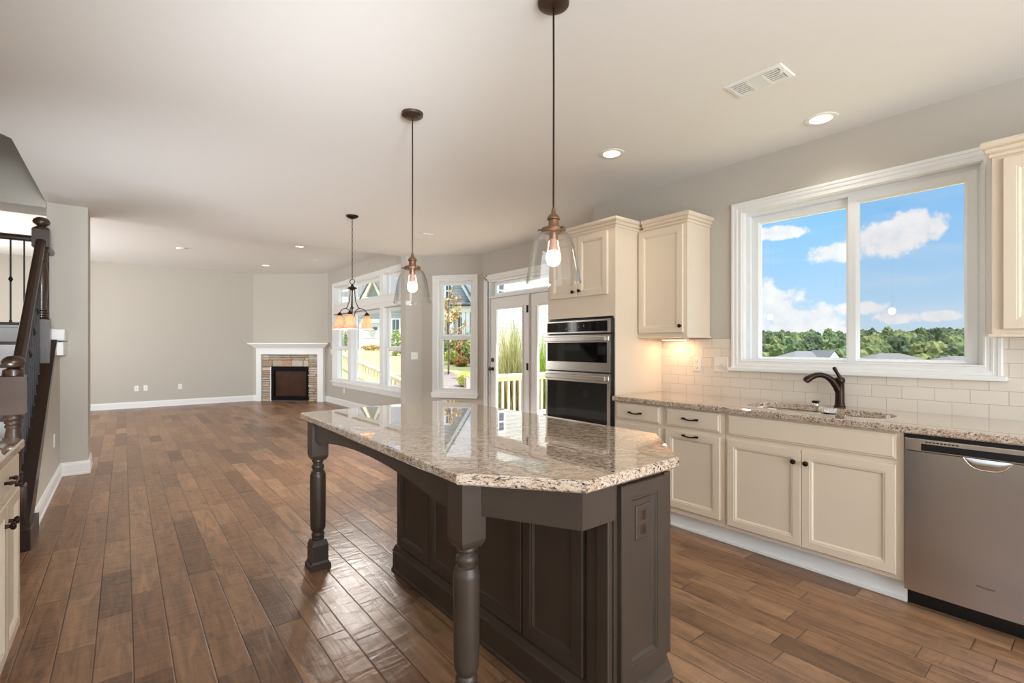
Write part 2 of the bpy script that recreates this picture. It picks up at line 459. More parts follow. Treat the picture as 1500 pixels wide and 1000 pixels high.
FLOOR = floor_mat()

def granite_mat():
    m, nt, b = nodes_of('speckled_granite'); N = nt.nodes.new; L = nt.links.new
    tc = N('ShaderNodeTexCoord')
    def noise(sc, rot, st, det=3, dist=.0):
        m0 = N('ShaderNodeMapping'); m0.inputs['Rotation'].default_value = (0, 0, rot); L(tc.outputs['Object'], m0.inputs[0])
        mp = N('ShaderNodeMapping'); mp.inputs['Scale'].default_value = st; L(m0.outputs[0], mp.inputs[0])
        n = N('ShaderNodeTexNoise'); n.inputs['Scale'].default_value = sc; n.inputs['Detail'].default_value = det; n.inputs['Distortion'].default_value = dist
        L(mp.outputs[0], n.inputs['Vector']); return n.outputs[0]
    def rng(v, a, c, lo=0., hi=1.):
        r = N('ShaderNodeMapRange'); L(v, r.inputs[0]); r.inputs[1].default_value = a; r.inputs[2].default_value = c
        r.inputs[3].default_value = lo; r.inputs[4].default_value = hi; return r.outputs[0]
    def mix(fac, A, B):
        x = N('ShaderNodeMix'); x.data_type = 'RGBA'; L(fac, x.inputs[0])
        if isinstance(A, tuple): x.inputs[6].default_value = A
        else: L(A, x.inputs[6])
        x.inputs[7].default_value = B; return x.outputs[2]
    base = mix(rng(noise(11, .68, (1, 2.6, 2), 4), .35, .68), lin(216, 198, 178), lin(194, 168, 144))
    base = mix(rng(noise(44, .62, (1, 2.6, 2.4), 3), .54, .66), base, lin(166, 140, 118))
    base = mix(rng(noise(38, .72, (1, 2.4, 2.2), 3), .60, .70), base, lin(232, 220, 204))
    base = mix(rng(noise(50, .66, (1, 3.4, 3), 3, .6), .57, .63), base, lin(122, 108, 98))
    base = mix(rng(noise(36, .74, (1, 4.0, 3.4), 4, .9), .585, .625), base, lin(50, 44, 42))
    base = mix(rng(noise(150, .68, (1, 2.2, 2), 2), .62, .70), base, lin(86, 68, 58))
    L(base, b.inputs['Base Color'])
    b.inputs['Roughness'].default_value = .025; b.inputs['Specular IOR Level'].default_value = .8
    b.inputs['Coat Weight'].default_value = .7; b.inputs['Coat Roughness'].default_value = .01
    return m
GRANITE = granite_mat()

def tile_mat():
    m, nt, b = nodes_of('subway_tile'); N = nt.nodes.new; L = nt.links.new
    tc = N('ShaderNodeTexCoord'); sp = N('ShaderNodeSeparateXYZ'); L(tc.outputs['Object'], sp.inputs[0])
    cb = N('ShaderNodeCombineXYZ'); L(sp.outputs[1], cb.inputs[0]); L(sp.outputs[2], cb.inputs[1])
    mp = N('ShaderNodeMapping'); mp.inputs['Location'].default_value = (-.984 + .154 * 20, -.9125, 0); L(cb.outputs[0], mp.inputs[0])
    br = N('ShaderNodeTexBrick'); L(mp.outputs[0], br.inputs['Vector'])
    br.inputs['Scale'].default_value = 1.0; br.offset = .5
    br.inputs['Brick Width'].default_value = .154; br.inputs['Row Height'].default_value = .0765
    br.inputs['Mortar Size'].default_value = .0012; br.inputs['Mortar Smooth'].default_value = .3; br.inputs['Bias'].default_value = 0
    br.inputs['Color1'].default_value = lin(231, 222, 209); br.inputs['Color2'].default_value = lin(227, 217, 203); br.inputs['Mortar'].default_value = lin(176, 162, 148)
    L(br.outputs['Color'], b.inputs['Base Color'])
    b.inputs['Roughness'].default_value = .16
    inv = N('ShaderNodeMath'); inv.operation = 'SUBTRACT'; inv.inputs[0].default_value = 1; L(br.outputs['Fac'], inv.inputs[1])
    bp = N('ShaderNodeBump'); bp.inputs['Strength'].default_value = .5; bp.inputs['Distance'].default_value = .002
    L(inv.outputs[0], bp.inputs['Height']); L(bp.outputs[0], b.inputs['Normal'])
    return m
TILE = tile_mat()

def lap_mat(name, rgb, pitch=.16):
    m, nt, b = nodes_of(name); N = nt.nodes.new; L = nt.links.new
    tc = N('ShaderNodeTexCoord'); sp = N('ShaderNodeSeparateXYZ'); L(tc.outputs['Object'], sp.inputs[0])
    d = N('ShaderNodeMath'); d.operation = 'DIVIDE'; L(sp.outputs[2], d.inputs[0]); d.inputs[1].default_value = pitch
    fr = N('ShaderNodeMath'); fr.operation = 'FRACT'; L(d.outputs[0], fr.inputs[0])
    r = N('ShaderNodeValToRGB'); L(fr.outputs[0], r.inputs[0])
    c = lin(*rgb); r.color_ramp.elements[0].color = c; r.color_ramp.elements[0].position = .86
    r.color_ramp.elements[1].position = .93; r.color_ramp.elements[1].color = tuple(x * .55 for x in c[:3]) + (1,)
    L(r.outputs[0], b.inputs['Base Color']); b.inputs['Roughness'].default_value = .8
    bp = N('ShaderNodeBump'); bp.inputs['Strength'].default_value = .6; bp.inputs['Distance'].default_value = .02; bp.invert = True
    L(fr.outputs[0], bp.inputs['Height']); L(bp.outputs[0], b.inputs['Normal'])
    return m
LAPGRAY = lap_mat('gray_lap_siding', (176, 182, 184), .2)
LAPWHITE = lap_mat('white_lap_siding', (182, 182, 178), .17)
SHAKE = lap_mat('gray_shake_siding', (170, 172, 176), .16)

def leaf_mat(name, a, bb, c=None, transl=.25):
    m, nt, b = nodes_of(name); N = nt.nodes.new; L = nt.links.new
    g = N('ShaderNodeNewGeometry'); r = N('ShaderNodeValToRGB'); L(g.outputs['Random Per Island'], r.inputs[0])
    r.color_ramp.elements[0].color = lin(*a); r.color_ramp.elements[1].color = lin(*bb)
    if c: e = r.color_ramp.elements.new(.8); e.color = lin(*c)
    L(r.outputs[0], b.inputs['Base Color']); b.inputs['Roughness'].default_value = .6
    b.inputs['Specular IOR Level'].default_value = .2
    tr = N('ShaderNodeBsdfTranslucent'); L(r.outputs[0], tr.inputs['Color'])
    mx = N('ShaderNodeMixShader'); mx.inputs[0].default_value = transl
    out = nt.nodes['Material Output']
    L(b.outputs[0], mx.inputs[1]); L(tr.outputs[0], mx.inputs[2]); L(mx.outputs[0], out.inputs[0])
    return m
LEAF = leaf_mat('green_leaves', (92, 118, 58), (150, 170, 84), (176, 188, 110))
LEAFY = leaf_mat('yellow_green_leaves', (170, 176, 80), (226, 226, 140))
LEAFT = leaf_mat('turning_leaves', (112, 128, 66), (186, 178, 96), (214, 150, 92))
GRASSBL = leaf_mat('ornamental_grass_blades', (128, 140, 76), (196, 196, 130), (214, 200, 156))
GRASSGN = leaf_mat('fresh_grass_blades', (110, 140, 52), (176, 196, 92))
TWIG = leaf_mat('russet_twigs', (120, 92, 76), (172, 142, 122))

def far_tree_mat():
    m, nt, b = nodes_of('far_tree_foliage'); N = nt.nodes.new; L = nt.links.new
    tc = N('ShaderNodeTexCoord'); nz = N('ShaderNodeTexNoise'); nz.inputs['Scale'].default_value = 1.1; nz.inputs['Detail'].default_value = 5
    L(tc.outputs['Object'], nz.inputs['Vector'])
    oi = N('ShaderNodeObjectInfo'); r = N('ShaderNodeValToRGB'); L(oi.outputs['Random'], r.inputs[0])
    e = r.color_ramp.elements; e[0].color = lin(62, 76, 57); e[1].color = lin(118, 123, 77)
    q = e.new(.45); q.color = lin(79, 92, 65)
    q = e.new(.75); q.color = lin(93, 107, 70)
    mr = N('ShaderNodeMapRange'); L(nz.outputs[0], mr.inputs[0]); mr.inputs[1].default_value = .3; mr.inputs[2].default_value = .7
    mr.inputs[3].default_value = .55; mr.inputs[4].default_value = 1.3
    v = N('ShaderNodeVectorMath'); v.operation = 'SCALE'; L(r.outputs[0], v.inputs[0]); L(mr.outputs[0], v.inputs['Scale'])
    L(v.outputs[0], b.inputs['Base Color']); b.inputs['Roughness'].default_value = .9; b.inputs['Specular IOR Level'].default_value = .1
    bp = N('ShaderNodeBump'); bp.inputs['Strength'].default_value = .8; bp.inputs['Distance'].default_value = .5
    L(nz.outputs[0], bp.inputs['Height']); L(bp.outputs[0], b.inputs['Normal'])
    return m
FARTREE = far_tree_mat()
LAWN = pm('dry_lawn', (158, 152, 104), .95, spec=.1, var=.18, scale=.9, bump=.5, bscale=14)
MULCH = pm('bark_mulch', (118, 106, 102), .95, spec=.1, var=.55, scale=14, bump=1., bscale=16)

def stone_mat():
    m, nt, b = nodes_of('ledge_stone'); N = nt.nodes.new; L = nt.links.new
    g = N('ShaderNodeNewGeometry'); r = N('ShaderNodeValToRGB'); L(g.outputs['Random Per Island'], r.inputs[0])
    e = r.color_ramp.elements; e[0].color = lin(168, 146, 126); e[1].color = lin(222, 212, 196)
    for p, c in ((.2, (200, 188, 168)), (.4, (186, 152, 124)), (.6, (212, 200, 180)), (.8, (170, 164, 156))):
        q = e.new(p); q.color = lin(*c)
    tc = N('ShaderNodeTexCoord'); nz = N('ShaderNodeTexNoise'); nz.inputs['Scale'].default_value = 22; nz.inputs['Detail'].default_value = 5
    L(tc.outputs['Object'], nz.inputs['Vector'])
    mr = N('ShaderNodeMapRange'); L(nz.outputs[0], mr.inputs[0]); mr.inputs[3].default_value = .65; mr.inputs[4].default_value = 1.25
    v = N('ShaderNodeVectorMath'); v.operation = 'SCALE'; L(r.outputs[0], v.inputs[0]); L(mr.outputs[0], v.inputs['Scale'])
    L(v.outputs[0], b.inputs['Base Color']); b.inputs['Roughness'].default_value = .85
    bp = N('ShaderNodeBump'); bp.inputs['Strength'].default_value = .7; bp.inputs['Distance'].default_value = .01
    L(nz.outputs[0], bp.inputs['Height']); L(bp.outputs[0], b.inputs['Normal'])
    return m
STONE = stone_mat()

# ================================================================== SETTING: room shell
XW = 3.739; XL = 3.78; CH = 2.743; CL = 3.042
YS = 7.14
BA = (3.739, 3.343); BB = (4.364, 3.97); BC = (4.364, 6.18); BD = (3.739, 6.995)
LA = (3.78, 11.72); LB = (2.437, 13.05)
def circ(x, y, r, n=20): return [(x + r * math.cos(2 * PI * i / n), y + r * math.sin(2 * PI * i / n)) for i in range(n)]

m = MB(); m.prism([(-2.9, -3.1), (4.0, -3.1), (4.0, 3.2), (4.56, 3.9), (4.56, 6.3), (4.0, 7.1), (4.0, 13.3), (-2.9, 13.3)], [], -.12, 0.0)
struct(m.build('floor', FLOOR))
CANS = [(3.43, 1.17), (2.833, 2.354)]
LCANS = [(2.38, 8.87), (2.372, 11.4), (-.83, 8.77)]
m = MB()
m.prism([(-2.1, -3.1), (3.95, -3.1), (3.95, 3.28), (4.56, 3.9), (4.56, 6.25), (3.95, YS), (-2.1, YS)],
        [[(-1.9, 4.72), (-.65, 4.70), (-.606, 4.767), (-.606, 6.69), (-1.9, 6.69)]] + [circ(x, y, .068) for x, y in CANS], CH, 3.16)
struct(m.build('ceiling', CEIL))
m = MB()
m.prism([(-2.9, YS), (4.0, YS), (4.0, 13.3), (-2.9, 13.3)], [circ(x, y, .068) for x, y in LCANS], CL, 3.16)
struct(m.build('ceiling_living', CEIL))
m = MB(); m.box(-2.9, 4.6, -3.1, 13.3, 3.16, 3.3)
# roof slab leaves the stair shaft open
m = MB(); m.prism([(-2.9, -3.1), (4.6, -3.1), (4.6, 13.3), (-2.9, 13.3)], [[(-1.9, 4.6), (-.6, 4.6), (-.6, 6.7), (-1.9, 6.7)]], 3.17, 3.3)
struct(m.build('ceiling_slab', CEIL))

def fr(P, Q):
    """frame of a wall seen from inside: origin P (left end), x to the right, y outward, z up"""
    d = Vector((Q[0] - P[0], Q[1] - P[1])); L = d.length
    return (P[0], P[1], 0), math.atan2(d.y, d.x), L
def wall(name, P, Q, z0, z1, hole=None, th=.18, ext=(0, 0), mat=None):
    loc, rz, L = fr(P, Q)
    o = struct(empty(name, loc, rz))
    m = MB(); T = lambda a, b, c: (a, c, b)
    holes = [[(h[0], h[2]), (h[1], h[2]), (h[1], h[3]), (h[0], h[3])] for h in (hole or [])]
    m.prism([(-ext[0], z0), (L + ext[1], z0), (L + ext[1], z1), (-ext[0], z1)], holes, 0, th, T)
    m2 = m.build(name, mat or WALL, None, local=True)
    m2.location = loc; m2.rotation_euler = (0, 0, rz); struct(m2)
    bpy.data.objects.remove(o)
    m2.name = name
    return m2
# right kitchen wall; window hole: x along wall from Y=3.343 to the right
def yx(y): return 3.343 - y
SW = dict(x0=1.823, x1=.468, z0=1.147, z1=2.35)
wall('wall_right', BA, (3.739, -3.1), 0, CH, [(yx(1.823), yx(.468), 1.147, 2.35)], ext=(.0, 0))
wall('wall_bay_near', BB, BA, 0, CH, ext=(.07, .0))
DY0 = 6.13
wall('wall_bay_door', BC, BB, 0, CH, [(6.18 - 6.03, 6.18 - 4.16, -.01, 2.315)], ext=(0, .0))
BWL = math.hypot(BC[0] - BD[0], BC[1] - BD[1])
wall('wall_bay_window', BD, BC, 0, CH, [(.27, .868, .575, 2.36)], ext=(.05, .08))
m = MB(); m.box(3.454, 3.96, 6.995, 7.166, 0, CH); struct(m.build('wall_pillar', WALL))
LWY = 11.36
wall('wall_living_right', (XL, 11.72), (XL, 7.13), 0, CL, [(11.72 - 11.27, 11.72 - 7.66, .51, 2.03), (11.72 - 11.27, 11.72 - 7.66, 2.25, 2.66)], ext=(.08, 0))
wall('wall_fireplace', LB, LA, 0, CL, ext=(0, 0))
wall('wall_far', (-2.8, 13.05), LB, 0, CL, ext=(0, .08))
wall('wall_living_left', (-2.62, 7.1), (-2.62, 13.05), 0, CL, [(1.3, 4.9, .5, 2.5)])
wall('wall_rear', (4.0, -2.95), (-1.1, -2.95), 0, CH, [(.9, 4.5, .4, 2.5)])
wall('wall_left', (-1.02, -3.1), (-1.02, 3.3), 0, CH, [(2.35, 4.25, 1.08, 2.22)])
wall('wall_stair_front', (-1.1, 3.3), (-2.0, 3.3), 0, CH)
wall('wall_stair_left', (-1.9, 3.3), (-1.9, 7.1), 0, 4.6)
wall('wall_living_corner', (-1.9, 7.14), (-2.7, 7.14), 0, CL, th=.1)
m = MB(); m.box(-2.0, -.606, 6.66, 7.1, 2.69, 4.6); struct(m.build('wall_stair_header', WALL))
m = MB(); m.box(-.606, -.5, 4.6, 6.7, 3.161, 4.6); struct(m.build('wall_shaft_right', WALL))
m = MB(); m.box(-2.0, -.606, 4.5, 4.6, 3.161, 4.6); struct(m.build('wall_shaft_front', WALL))
m = MB(); m.box(-2.1, -.5, 4.4, 7.1, 4.6, 4.7); struct(m.build('ceiling_shaft', CEIL))
m = MB(); m.box(-.602, -.292, 6.66, 7.14, 0, CH); struct(m.build('wall_column', WALL))
# knee wall under the stair and its landing
m = MB(); m.prism([(4.75, 0), (6.66, 0), (6.66, 1.36), (6.25, 1.345), (4.75, .19)], [], -.6, -.505, lambda a, b, c: (c, a, b))
struct(m.build('wall_stair_knee', WALL))
m = MB(); m.box(-1.9, -.602, 7.05, 7.14, 0, 1.3); struct(m.build('wall_under_landing', WALL))

def baseboard(name, P, Q, h=.135, e=(0, 0)):
    loc, rz, L = fr(P, Q); m = MB()
    pr = [(0, 0), (-.02, 0), (-.02, .02), (-.015, .026), (-.015, h - .03), (-.011, h - .02), (-.008, h - .004), (-.004, h), (0, h)]
    vs = []; fs = []
    for x in (-e[0], L + e[1]): vs += [(x, p[0], p[1]) for p in pr]
    n = len(pr)
    for i in range(n - 1): fs.append((i, i + 1, n + i + 1, n + i))
    fs.append(tuple(range(n))); fs.append(tuple(range(n, 2 * n)))
    m.add(vs, fs); o = m.build(name, TRIM, None, True); o.location = loc; o.rotation_euler = (0, 0, rz); return struct(o)
baseboard('baseboard_far', (-2.6, 13.05), LB)
baseboard('baseboard_fireplace_left', LB, (LB[0] + .098, LB[1] - .097))
baseboard('baseboard_fireplace_right', (LA[0] - .05, LA[1] + .05), LA)
baseboard('baseboard_living_right', (XL, 11.72), (XL, 7.17))
baseboard('baseboard_column_front', (-.602, 6.66), (-.292, 6.66), e=(0, .02))
baseboard('baseboard_column_side', (-.292, 6.66), (-.292, 7.14))
baseboard('baseboard_knee', (-.505, 4.78), (-.505, 6.66))
baseboard('baseboard_pillar', (3.454, 6.995), (3.739, 6.995))
baseboard('baseboard_bay_window', BD, BC)

# ------------------------------------------------------------------ windows
def T_in(a, b, c): return (a, -c, b)      # local wall frame: c = into the room
def casing(mb, x0, x1, z0, z1, w=.09, t=.02):
    mb.loft_rect(x0, x1, z0, z1, [(0, 0), (0, t), (.006, t + .003), (w * .25, t + .003), (w * .27, t - .002), (w * .45, t - .002), (w * .47, t + .001),
                 (w * .6, t - .001), (w * .62, t - .005), (w * .85, t - .006), (w * .9, t - .002), (w, t - .004), (w, 0)], T_in, cap=False)
def sash(win, x0, x1, z0, z1, y, fw, th=.035, name='sash', pane=None):
    m = MB()
    m.loft_rect(x0, x1, z0, z1, [(0, 0), (0, th - .003), (.003, th), (fw - .014, th), (fw - .012, th - .006), (fw, th - .018), (fw, 0), (0, 0)],
                lambda a, b, c: (a, y - c, b), cap=False)
    s_ = m.build(name, VINYL, win, True)
    p = MB(); p.box(x0 + fw - .004, x1 - fw + .004, y - .014, y - .010, z0 + fw - .004, z1 - fw + .004)
    p.build('pane', pane or PANE, s_, True)
    return s_
def jamb(win, x0, x1, z0, z1, d=.13, t=.012, name='jamb'):
    m = MB(); m.prism([(x0, z0), (x1, z0), (x1, z1), (x0, z1)], [[(x0 + t, z0 + t), (x1 - t, z0 + t), (x1 - t, z1 - t), (x0 + t, z1 - t)]], 0.0, d, lambda a, b, c: (a, c, b))
    return m.build(name, TRIM, win, True)

# window_1: slider above the sink
W1 = struct(empty('window_1', (XW, 1.896, 0), -PI / 2))
m = MB(); casing(m, 0, 1.506, 1.128, 2.42, .078, .02); m.build('casing', TRIM, W1, True)
m = MB(); m.box(-.018, 1.524, -.045, .0, 1.120, 1.148, b=.006); m.build('stool', TRIM, W1, True)
jamb(W1, .073, 1.428, 1.147, 2.35, .16)
m = MB(); m.prism([(.083, 1.157), (1.418, 1.157), (1.418, 2.34), (.083, 2.34)], [[(.115, 1.187), (1.386, 1.187), (1.386, 2.312), (.115, 2.312)]], .045, .14, lambda a, b, c: (a, c, b))
m.build('frame', VINYL, W1, True)
sash(W1, .115, .80, 1.172, 2.312, .118, .060)
sash(W1, .766, 1.40, 1.168, 2.318, .080, .060, .04, pane=SCREENED)

# window_2: single hung in the bay
loc, rz, _ = fr(BD, BC)
W2 = struct(empty('window_2', loc, rz))
m = MB(); casing(m, .19, .945, .56, 2.437, .085, .022); m.build('casing', TRIM, W2, True)
m = MB(); m.prism([(.168, .575), (.967, .575), (.94, .50), (.195, .50)], [], 0, .05, T_in); m.build('sill', TRIM, W2, True)
jamb(W2, .27, .868, .572, 2.36, .16)
sash(W2, .282, .856, 1.44, 2.348, .115, .062)
sash(W2, .282, .856, .585, 1.475, .085, .062, .036)
m = MB(); m.box(.53, .61, .038, .052, 1.468, 1.482, b=.003); m.build('sash_lock', VINYL, W2, True)

# window_3: triple window with transoms in the living room
W3 = struct(empty('window_3', (XL, 11.36, 0), -PI / 2))
T3 = lambda a, b, c: (a, c, b)
m = MB(); casing(m, 0, 3.79, .50, 2.75, .088, .02); m.build('casing', TRIM, W3, True)
m = MB(); m.box(-.02, 3.81, -.05, 0, .492, .522, b=.006); m.box(.0, 3.79, -.02, 0, .41, .492, b=.004); m.build('sill', TRIM, W3, True)
m = MB()
m.box(.06, 3.73, -.014, .13, 2.045, 2.235); m.box(.06, 3.73, -.026, -.012, 2.12, 2.16, b=.004); m.box(.06, 3.73, -.02, -.012, 2.225, 2.25)
m.build('transom_bar', TRIM, W3, True)
for a, b_ in ((.99, 1.17), (2.65, 2.805)):
    m = MB(); m.box(a, b_, -.014, .13, .52, 2.045); m.box(a, b_, -.014, .13, 2.235, 2.668); m.box(a + .03, b_ - .03, -.02, -.012, .52, 2.05)
    m.build('mullion', TRIM, W3, True)
m = MB(); m.prism([(.088, .52), (3.702, .52), (3.702, 2.045), (.088, 2.045)], [[(.1, .532), (3.69, .532), (3.69, 2.033), (.1, 2.033)]], 0, .16, T3)
m.prism([(.088, 2.235), (3.702, 2.235), (3.702, 2.662), (.088, 2.662)], [[(.1, 2.247), (3.69, 2.247), (3.69, 2.65), (.1, 2.65)]], 0, .16, T3)
m.build('jamb', TRIM, W3, True)
for (a, b_) in ((.1, .99), (2.805, 3.69)):
    sash(W3, a, b_, 1.25, 2.033, .12, .065); sash(W3, a, b_, .532, 1.285, .088, .065, .036)
    sash(W3, a, b_, 2.247, 2.65, .12, .06)
sash(W3, 1.17, 2.65, .532, 2.033, .115, .065); sash(W3, 1.17, 2.65, 2.247, 2.65, .12, .06)

# door_1: french door with transom
D1 = struct(empty('door_1', (BB[0], 6.13, 0), -PI / 2))
m = MB(); w_ = .088
for a0, a1, z0, z1 in ((0, w_, 0, 2.40), (1.985, 1.985 + w_, 0, 2.40), (0, 1.985 + w_, 2.315, 2.40)):
    m.box(a0, a1, -.02, 0, z0, z1, b=.004)
    if z0 == 0: m.box(a0 + .02, a0 + .05, -.026, -.018, z0, z1, b=.003)
    else: m.box(a0 + .02, a1 - .02, -.026, -.018, z0 + .03, z0 + .06, b=.003)
m.build('casing', TRIM, D1, True)
m = MB()
for a0, a1, z0, z1 in ((.088, .11, 0, 2.315), (1.963, 1.985, 0, 2.315), (.11, 1.963, 2.293, 2.315), (.11, 1.963, 2.042, 2.075), (1.015, 1.045, 0, 2.042)):
    m.box(a0, a1, .0, .15, z0, z1)
m.build('jamb', TRIM, D1, True)
sash(D1, .12, 1.953, 2.078, 2.29, .12, .05, name='transom_sash')
m = MB(); m.box(.55, .62, .05, .12, 2.08, 2.285); 
for (a0, a1, left) in ((.112, 1.014, True), (1.046, 1.962, False)):
    leaf = MB()
    fw = .135
    leaf.prism([(a0, .012), (a1, .012), (a1, 2.038), (a0, 2.038)], [[(a0 + fw, .25), (a1 - fw, .25), (a1 - fw, 1.875), (a0 + fw, 1.875)]], .03, .075, T3)
    leaf.loft_rect(a0 + fw - .02, a1 - fw + .02, .23, 1.895, [(0, 0), (0, .012), (.012, .016), (.03, .004), (.03, -.03)], lambda a, b, c: (a, .03 - c, b), cap=False)
    lo = leaf.build('door_leaf', TRIM, D1, True)
    p = MB(); p.box(a0 + fw, a1 - fw, .05, .055, .25, 1.875); p.build('pane', PANE, lo, True)
    if left:
        k = MB()
        k.lathe([(.026, 0), (.03, .006), (.024, .012), (.012, .02), (.012, .035), (.026, .045), (.03, .06), (.022, .072), (0, .075)], seg=16,
                T=lambda x, y, z: (a0 + .06 + x, .03 - z, .968 + y))
        k.build('knob', BLACK, lo, True, label='black round door knob')
        k = MB(); k.lathe([(.028, 0), (.032, .008), (.026, .018), (0, .02)], seg=16, T=lambda x, y, z: (a0 + .06 + x, .03 - z, 1.104 + y))
        k.build('deadbolt', BLACK, lo, True, label='black deadbolt rose')
        for zz in (1.83, 1.03, .25):
            h = MB(); h.tube([(a1 + .002, -.007, zz - .05), (a1 + .002, -.007, zz + .05)], .009, 8); h.box(a1 - .022, a1 + .002, .024, .0295, zz - .05, zz + .05); h.box(a1 - .002, a1 + .024, -.004, -.0005, zz - .05, zz + .05)
            h.build('hinge', BLACK, lo, True, label='black door hinge')
bpy.context.view_layer.update()

# ================================================================== RECESSED LIGHTS, VENTS
def can_light(x, y, z, label, grp, power):
    t = thing('recessed_light', label, 'ceiling light', (x, y, z), group=grp)
    m = MB(); m.lathe([(.064, .0), (.064, -.003), (.088, -.006), (.094, -.003), (.094, .0)], (x, y, z), 32, cap=False); m.build('trim_ring', TRIM, t)
    m = MB(); m.lathe([(.066, .0), (.062, .02), (.05, .06)], (x, y, z), 32, cap=False); m.build('reflector', CANIN, t)
    m = MB(); m.lathe([(.05, .058), (.05, .062)], (x, y, z), 32); m.build('lens', CANLENS, t)
    l = light('can_lamp', 'SPOT', (x, y, z + .045), power, (1.0, .91, .8), (0, 0, 0), spot_size=math.radians(110), spot_blend=.8, shadow_soft_size=.04)
    l.parent = t; l.location = (0, 0, .045)
    return t
can_light(*CANS[0], CH, 'lit recessed ceiling light nearer the sink window, right of the air vent', None, 9)
can_light(*CANS[1], CH, 'lit recessed ceiling light above the wall cabinet beside the wall ovens', None, 9)
can_light(*LCANS[0], CL, 'lit recessed light in the living room ceiling nearer the ceiling step', None, 22)
can_light(*LCANS[1], CL, 'lit recessed light in the living room ceiling above the fireplace', None, 22)
can_light(*LCANS[2], CL, 'lit recessed light seen over the upper stair newel post', None, 22)

def vent(x, y, z, sx, sy, label, big):
    t = thing('air_vent', label, 'air vent', (x, y, z))
    m = MB(); hx, hy = sx / 2, sy / 2; w = .028 if big else .02
    m.loft_rect(x - hx, x + hx, y - hy, y + hy, [(0, 0), (.004, -.006), (w - .004, -.008), (w, -.003)], lambda a, b, c: (a, b, z + c), cap=False)
    m.build('frame', PLATE, t)
    m = MB(); m.box(x - hx + w, x + hx - w, y - hy + w, y + hy - w, z - .0025, z - .0005); m.build('duct_opening', SLOT, t)
    ly = sy - 2 * w
    nsec = 3 if big else 1
    for s_ in range(nsec):
        y0 = y - hy + w + ly * s_ / nsec; y1 = y0 + ly / nsec
        if big and s_ < 2:
            d = MB(); d.box(x - hx + w, x + hx - w, y1 - .005, y1 + .005, z - .009, z - .001); d.build('divider', PLATE, t)
        m = MB()
        if big and s_ == 1:
            n = 14
            for i in range(n):
                yy = y0 + (i + .5) * (y1 - y0) / n; m.box(x - hx + w, x + hx - w, yy - .0022, yy + .0022, z - .008, z - .002)
        else:
            n = 6 if big else 7
            for i in range(n):
                xx = x - hx + w + (i + .5) * (sx - 2 * w) / n; m.box(xx - .006, xx + .006, y0 + .002, y1 - .002, z - .008, z - .005)
        m.build('louver_bank', PLATE, t)
    if big:
        m = MB(); m.box(x - .03, x - .022, y - hy + .006, y - hy + .03, z - .02, z - .006); m.build('damper_lever', PLATE, t)
vent(2.68, 1.215, CH, .18, .302, 'large white louvered air vent in the kitchen ceiling', True)
vent(3.02, 5.62, CH, .15, .30, 'small air vent in the ceiling above the breakfast bay', False)
vent(3.05, 10.05, CL, .15, .30, 'air vent in the living room ceiling near the windows', False)
t = MB(); t.lathe([(.07, 0), (.072, -.012), (.06, -.03), (0, -.034)], (.782, 10.3, CL), 24)
tag(t.build('smoke_detector', CEIL), 'round off-white detector disc on the living room ceiling', 'smoke detector')

# ================================================================== PENDANTS
def pendant(x, y, label):
    t = thing('pendant_lamp', label, 'pendant lamp', (x, y, CH), group='glass bell pendants over the island')
    c = (x, y, 0)
    m = MB(); m.lathe([(0.008, CH - .03), (.03, CH - .028), (.055, CH - .022), (.064, CH - .016), (.066, CH)], c, 32); m.build('canopy', DBRONZE, t)
    m = MB(); m.tube([(x, y, CH - .03), (x + .001, y, 2.4), (x, y, 1.865)], .0042, 8); m.build('cord', BRONZE, t)
    m = MB()
    m.lathe([(.006, 1.885), (.009, 1.87), (.010, 1.862), (.022, 1.850), (.027, 1.842), (.027, 1.836), (.021, 1.832), (.022, 1.812), (.024, 1.806), (.044, 1.802),
             (.050, 1.798), (.051, 1.786), (.046, 1.782), (.018, 1.782), (.018, 1.752), (.0, 1.752)], c, 32); m.build('socket', SOCKETBR, t)
    for a in (0.4, 2.5, 4.6):
        m = MB(); m.tube([(x + .048 * math.cos(a), y + .048 * math.sin(a), 1.792), (x + .066 * math.cos(a), y + .066 * math.sin(a), 1.792)], .004, 8)
        m.build('thumb_screw', DBRONZE, t)
    g = [(.040, 1.787), (.048, 1.783), (.066, 1.772), (.078, 1.752), (.088, 1.72), (.097, 1.68), (.104, 1.64), (.110, 1.605), (.1145, 1.578)]
    gi = [(r - .003, z - .0005) for r, z in g][::-1]
    m = MB(); m.lathe(g + [(.1145, 1.574), (.1115, 1.573)] + gi, c, 48, cap=False); m.build('glass_shade', SHADEGLASS, t)
    m = MB(); m.lathe([(.0, 1.642), (.014, 1.645), (.024, 1.654), (.0295, 1.668), (.030, 1.68), (.027, 1.696), (.022, 1.705)], c, 24, cap=False)
    m.build('bulb', BULB, t)
    m = MB(); m.lathe([(.022, 1.705), (.018, 1.73), (.015, 1.752)], c, 24, cap=False); m.build('bulb_neck', NECK, t)
    return t
pendant(1.393, 1.465, 'nearer clear glass pendant lamp with bronze socket, hanging in front of the ovens')
pendant(1.386, 2.713, 'farther clear glass pendant lamp, hanging in front of the wall pillar')

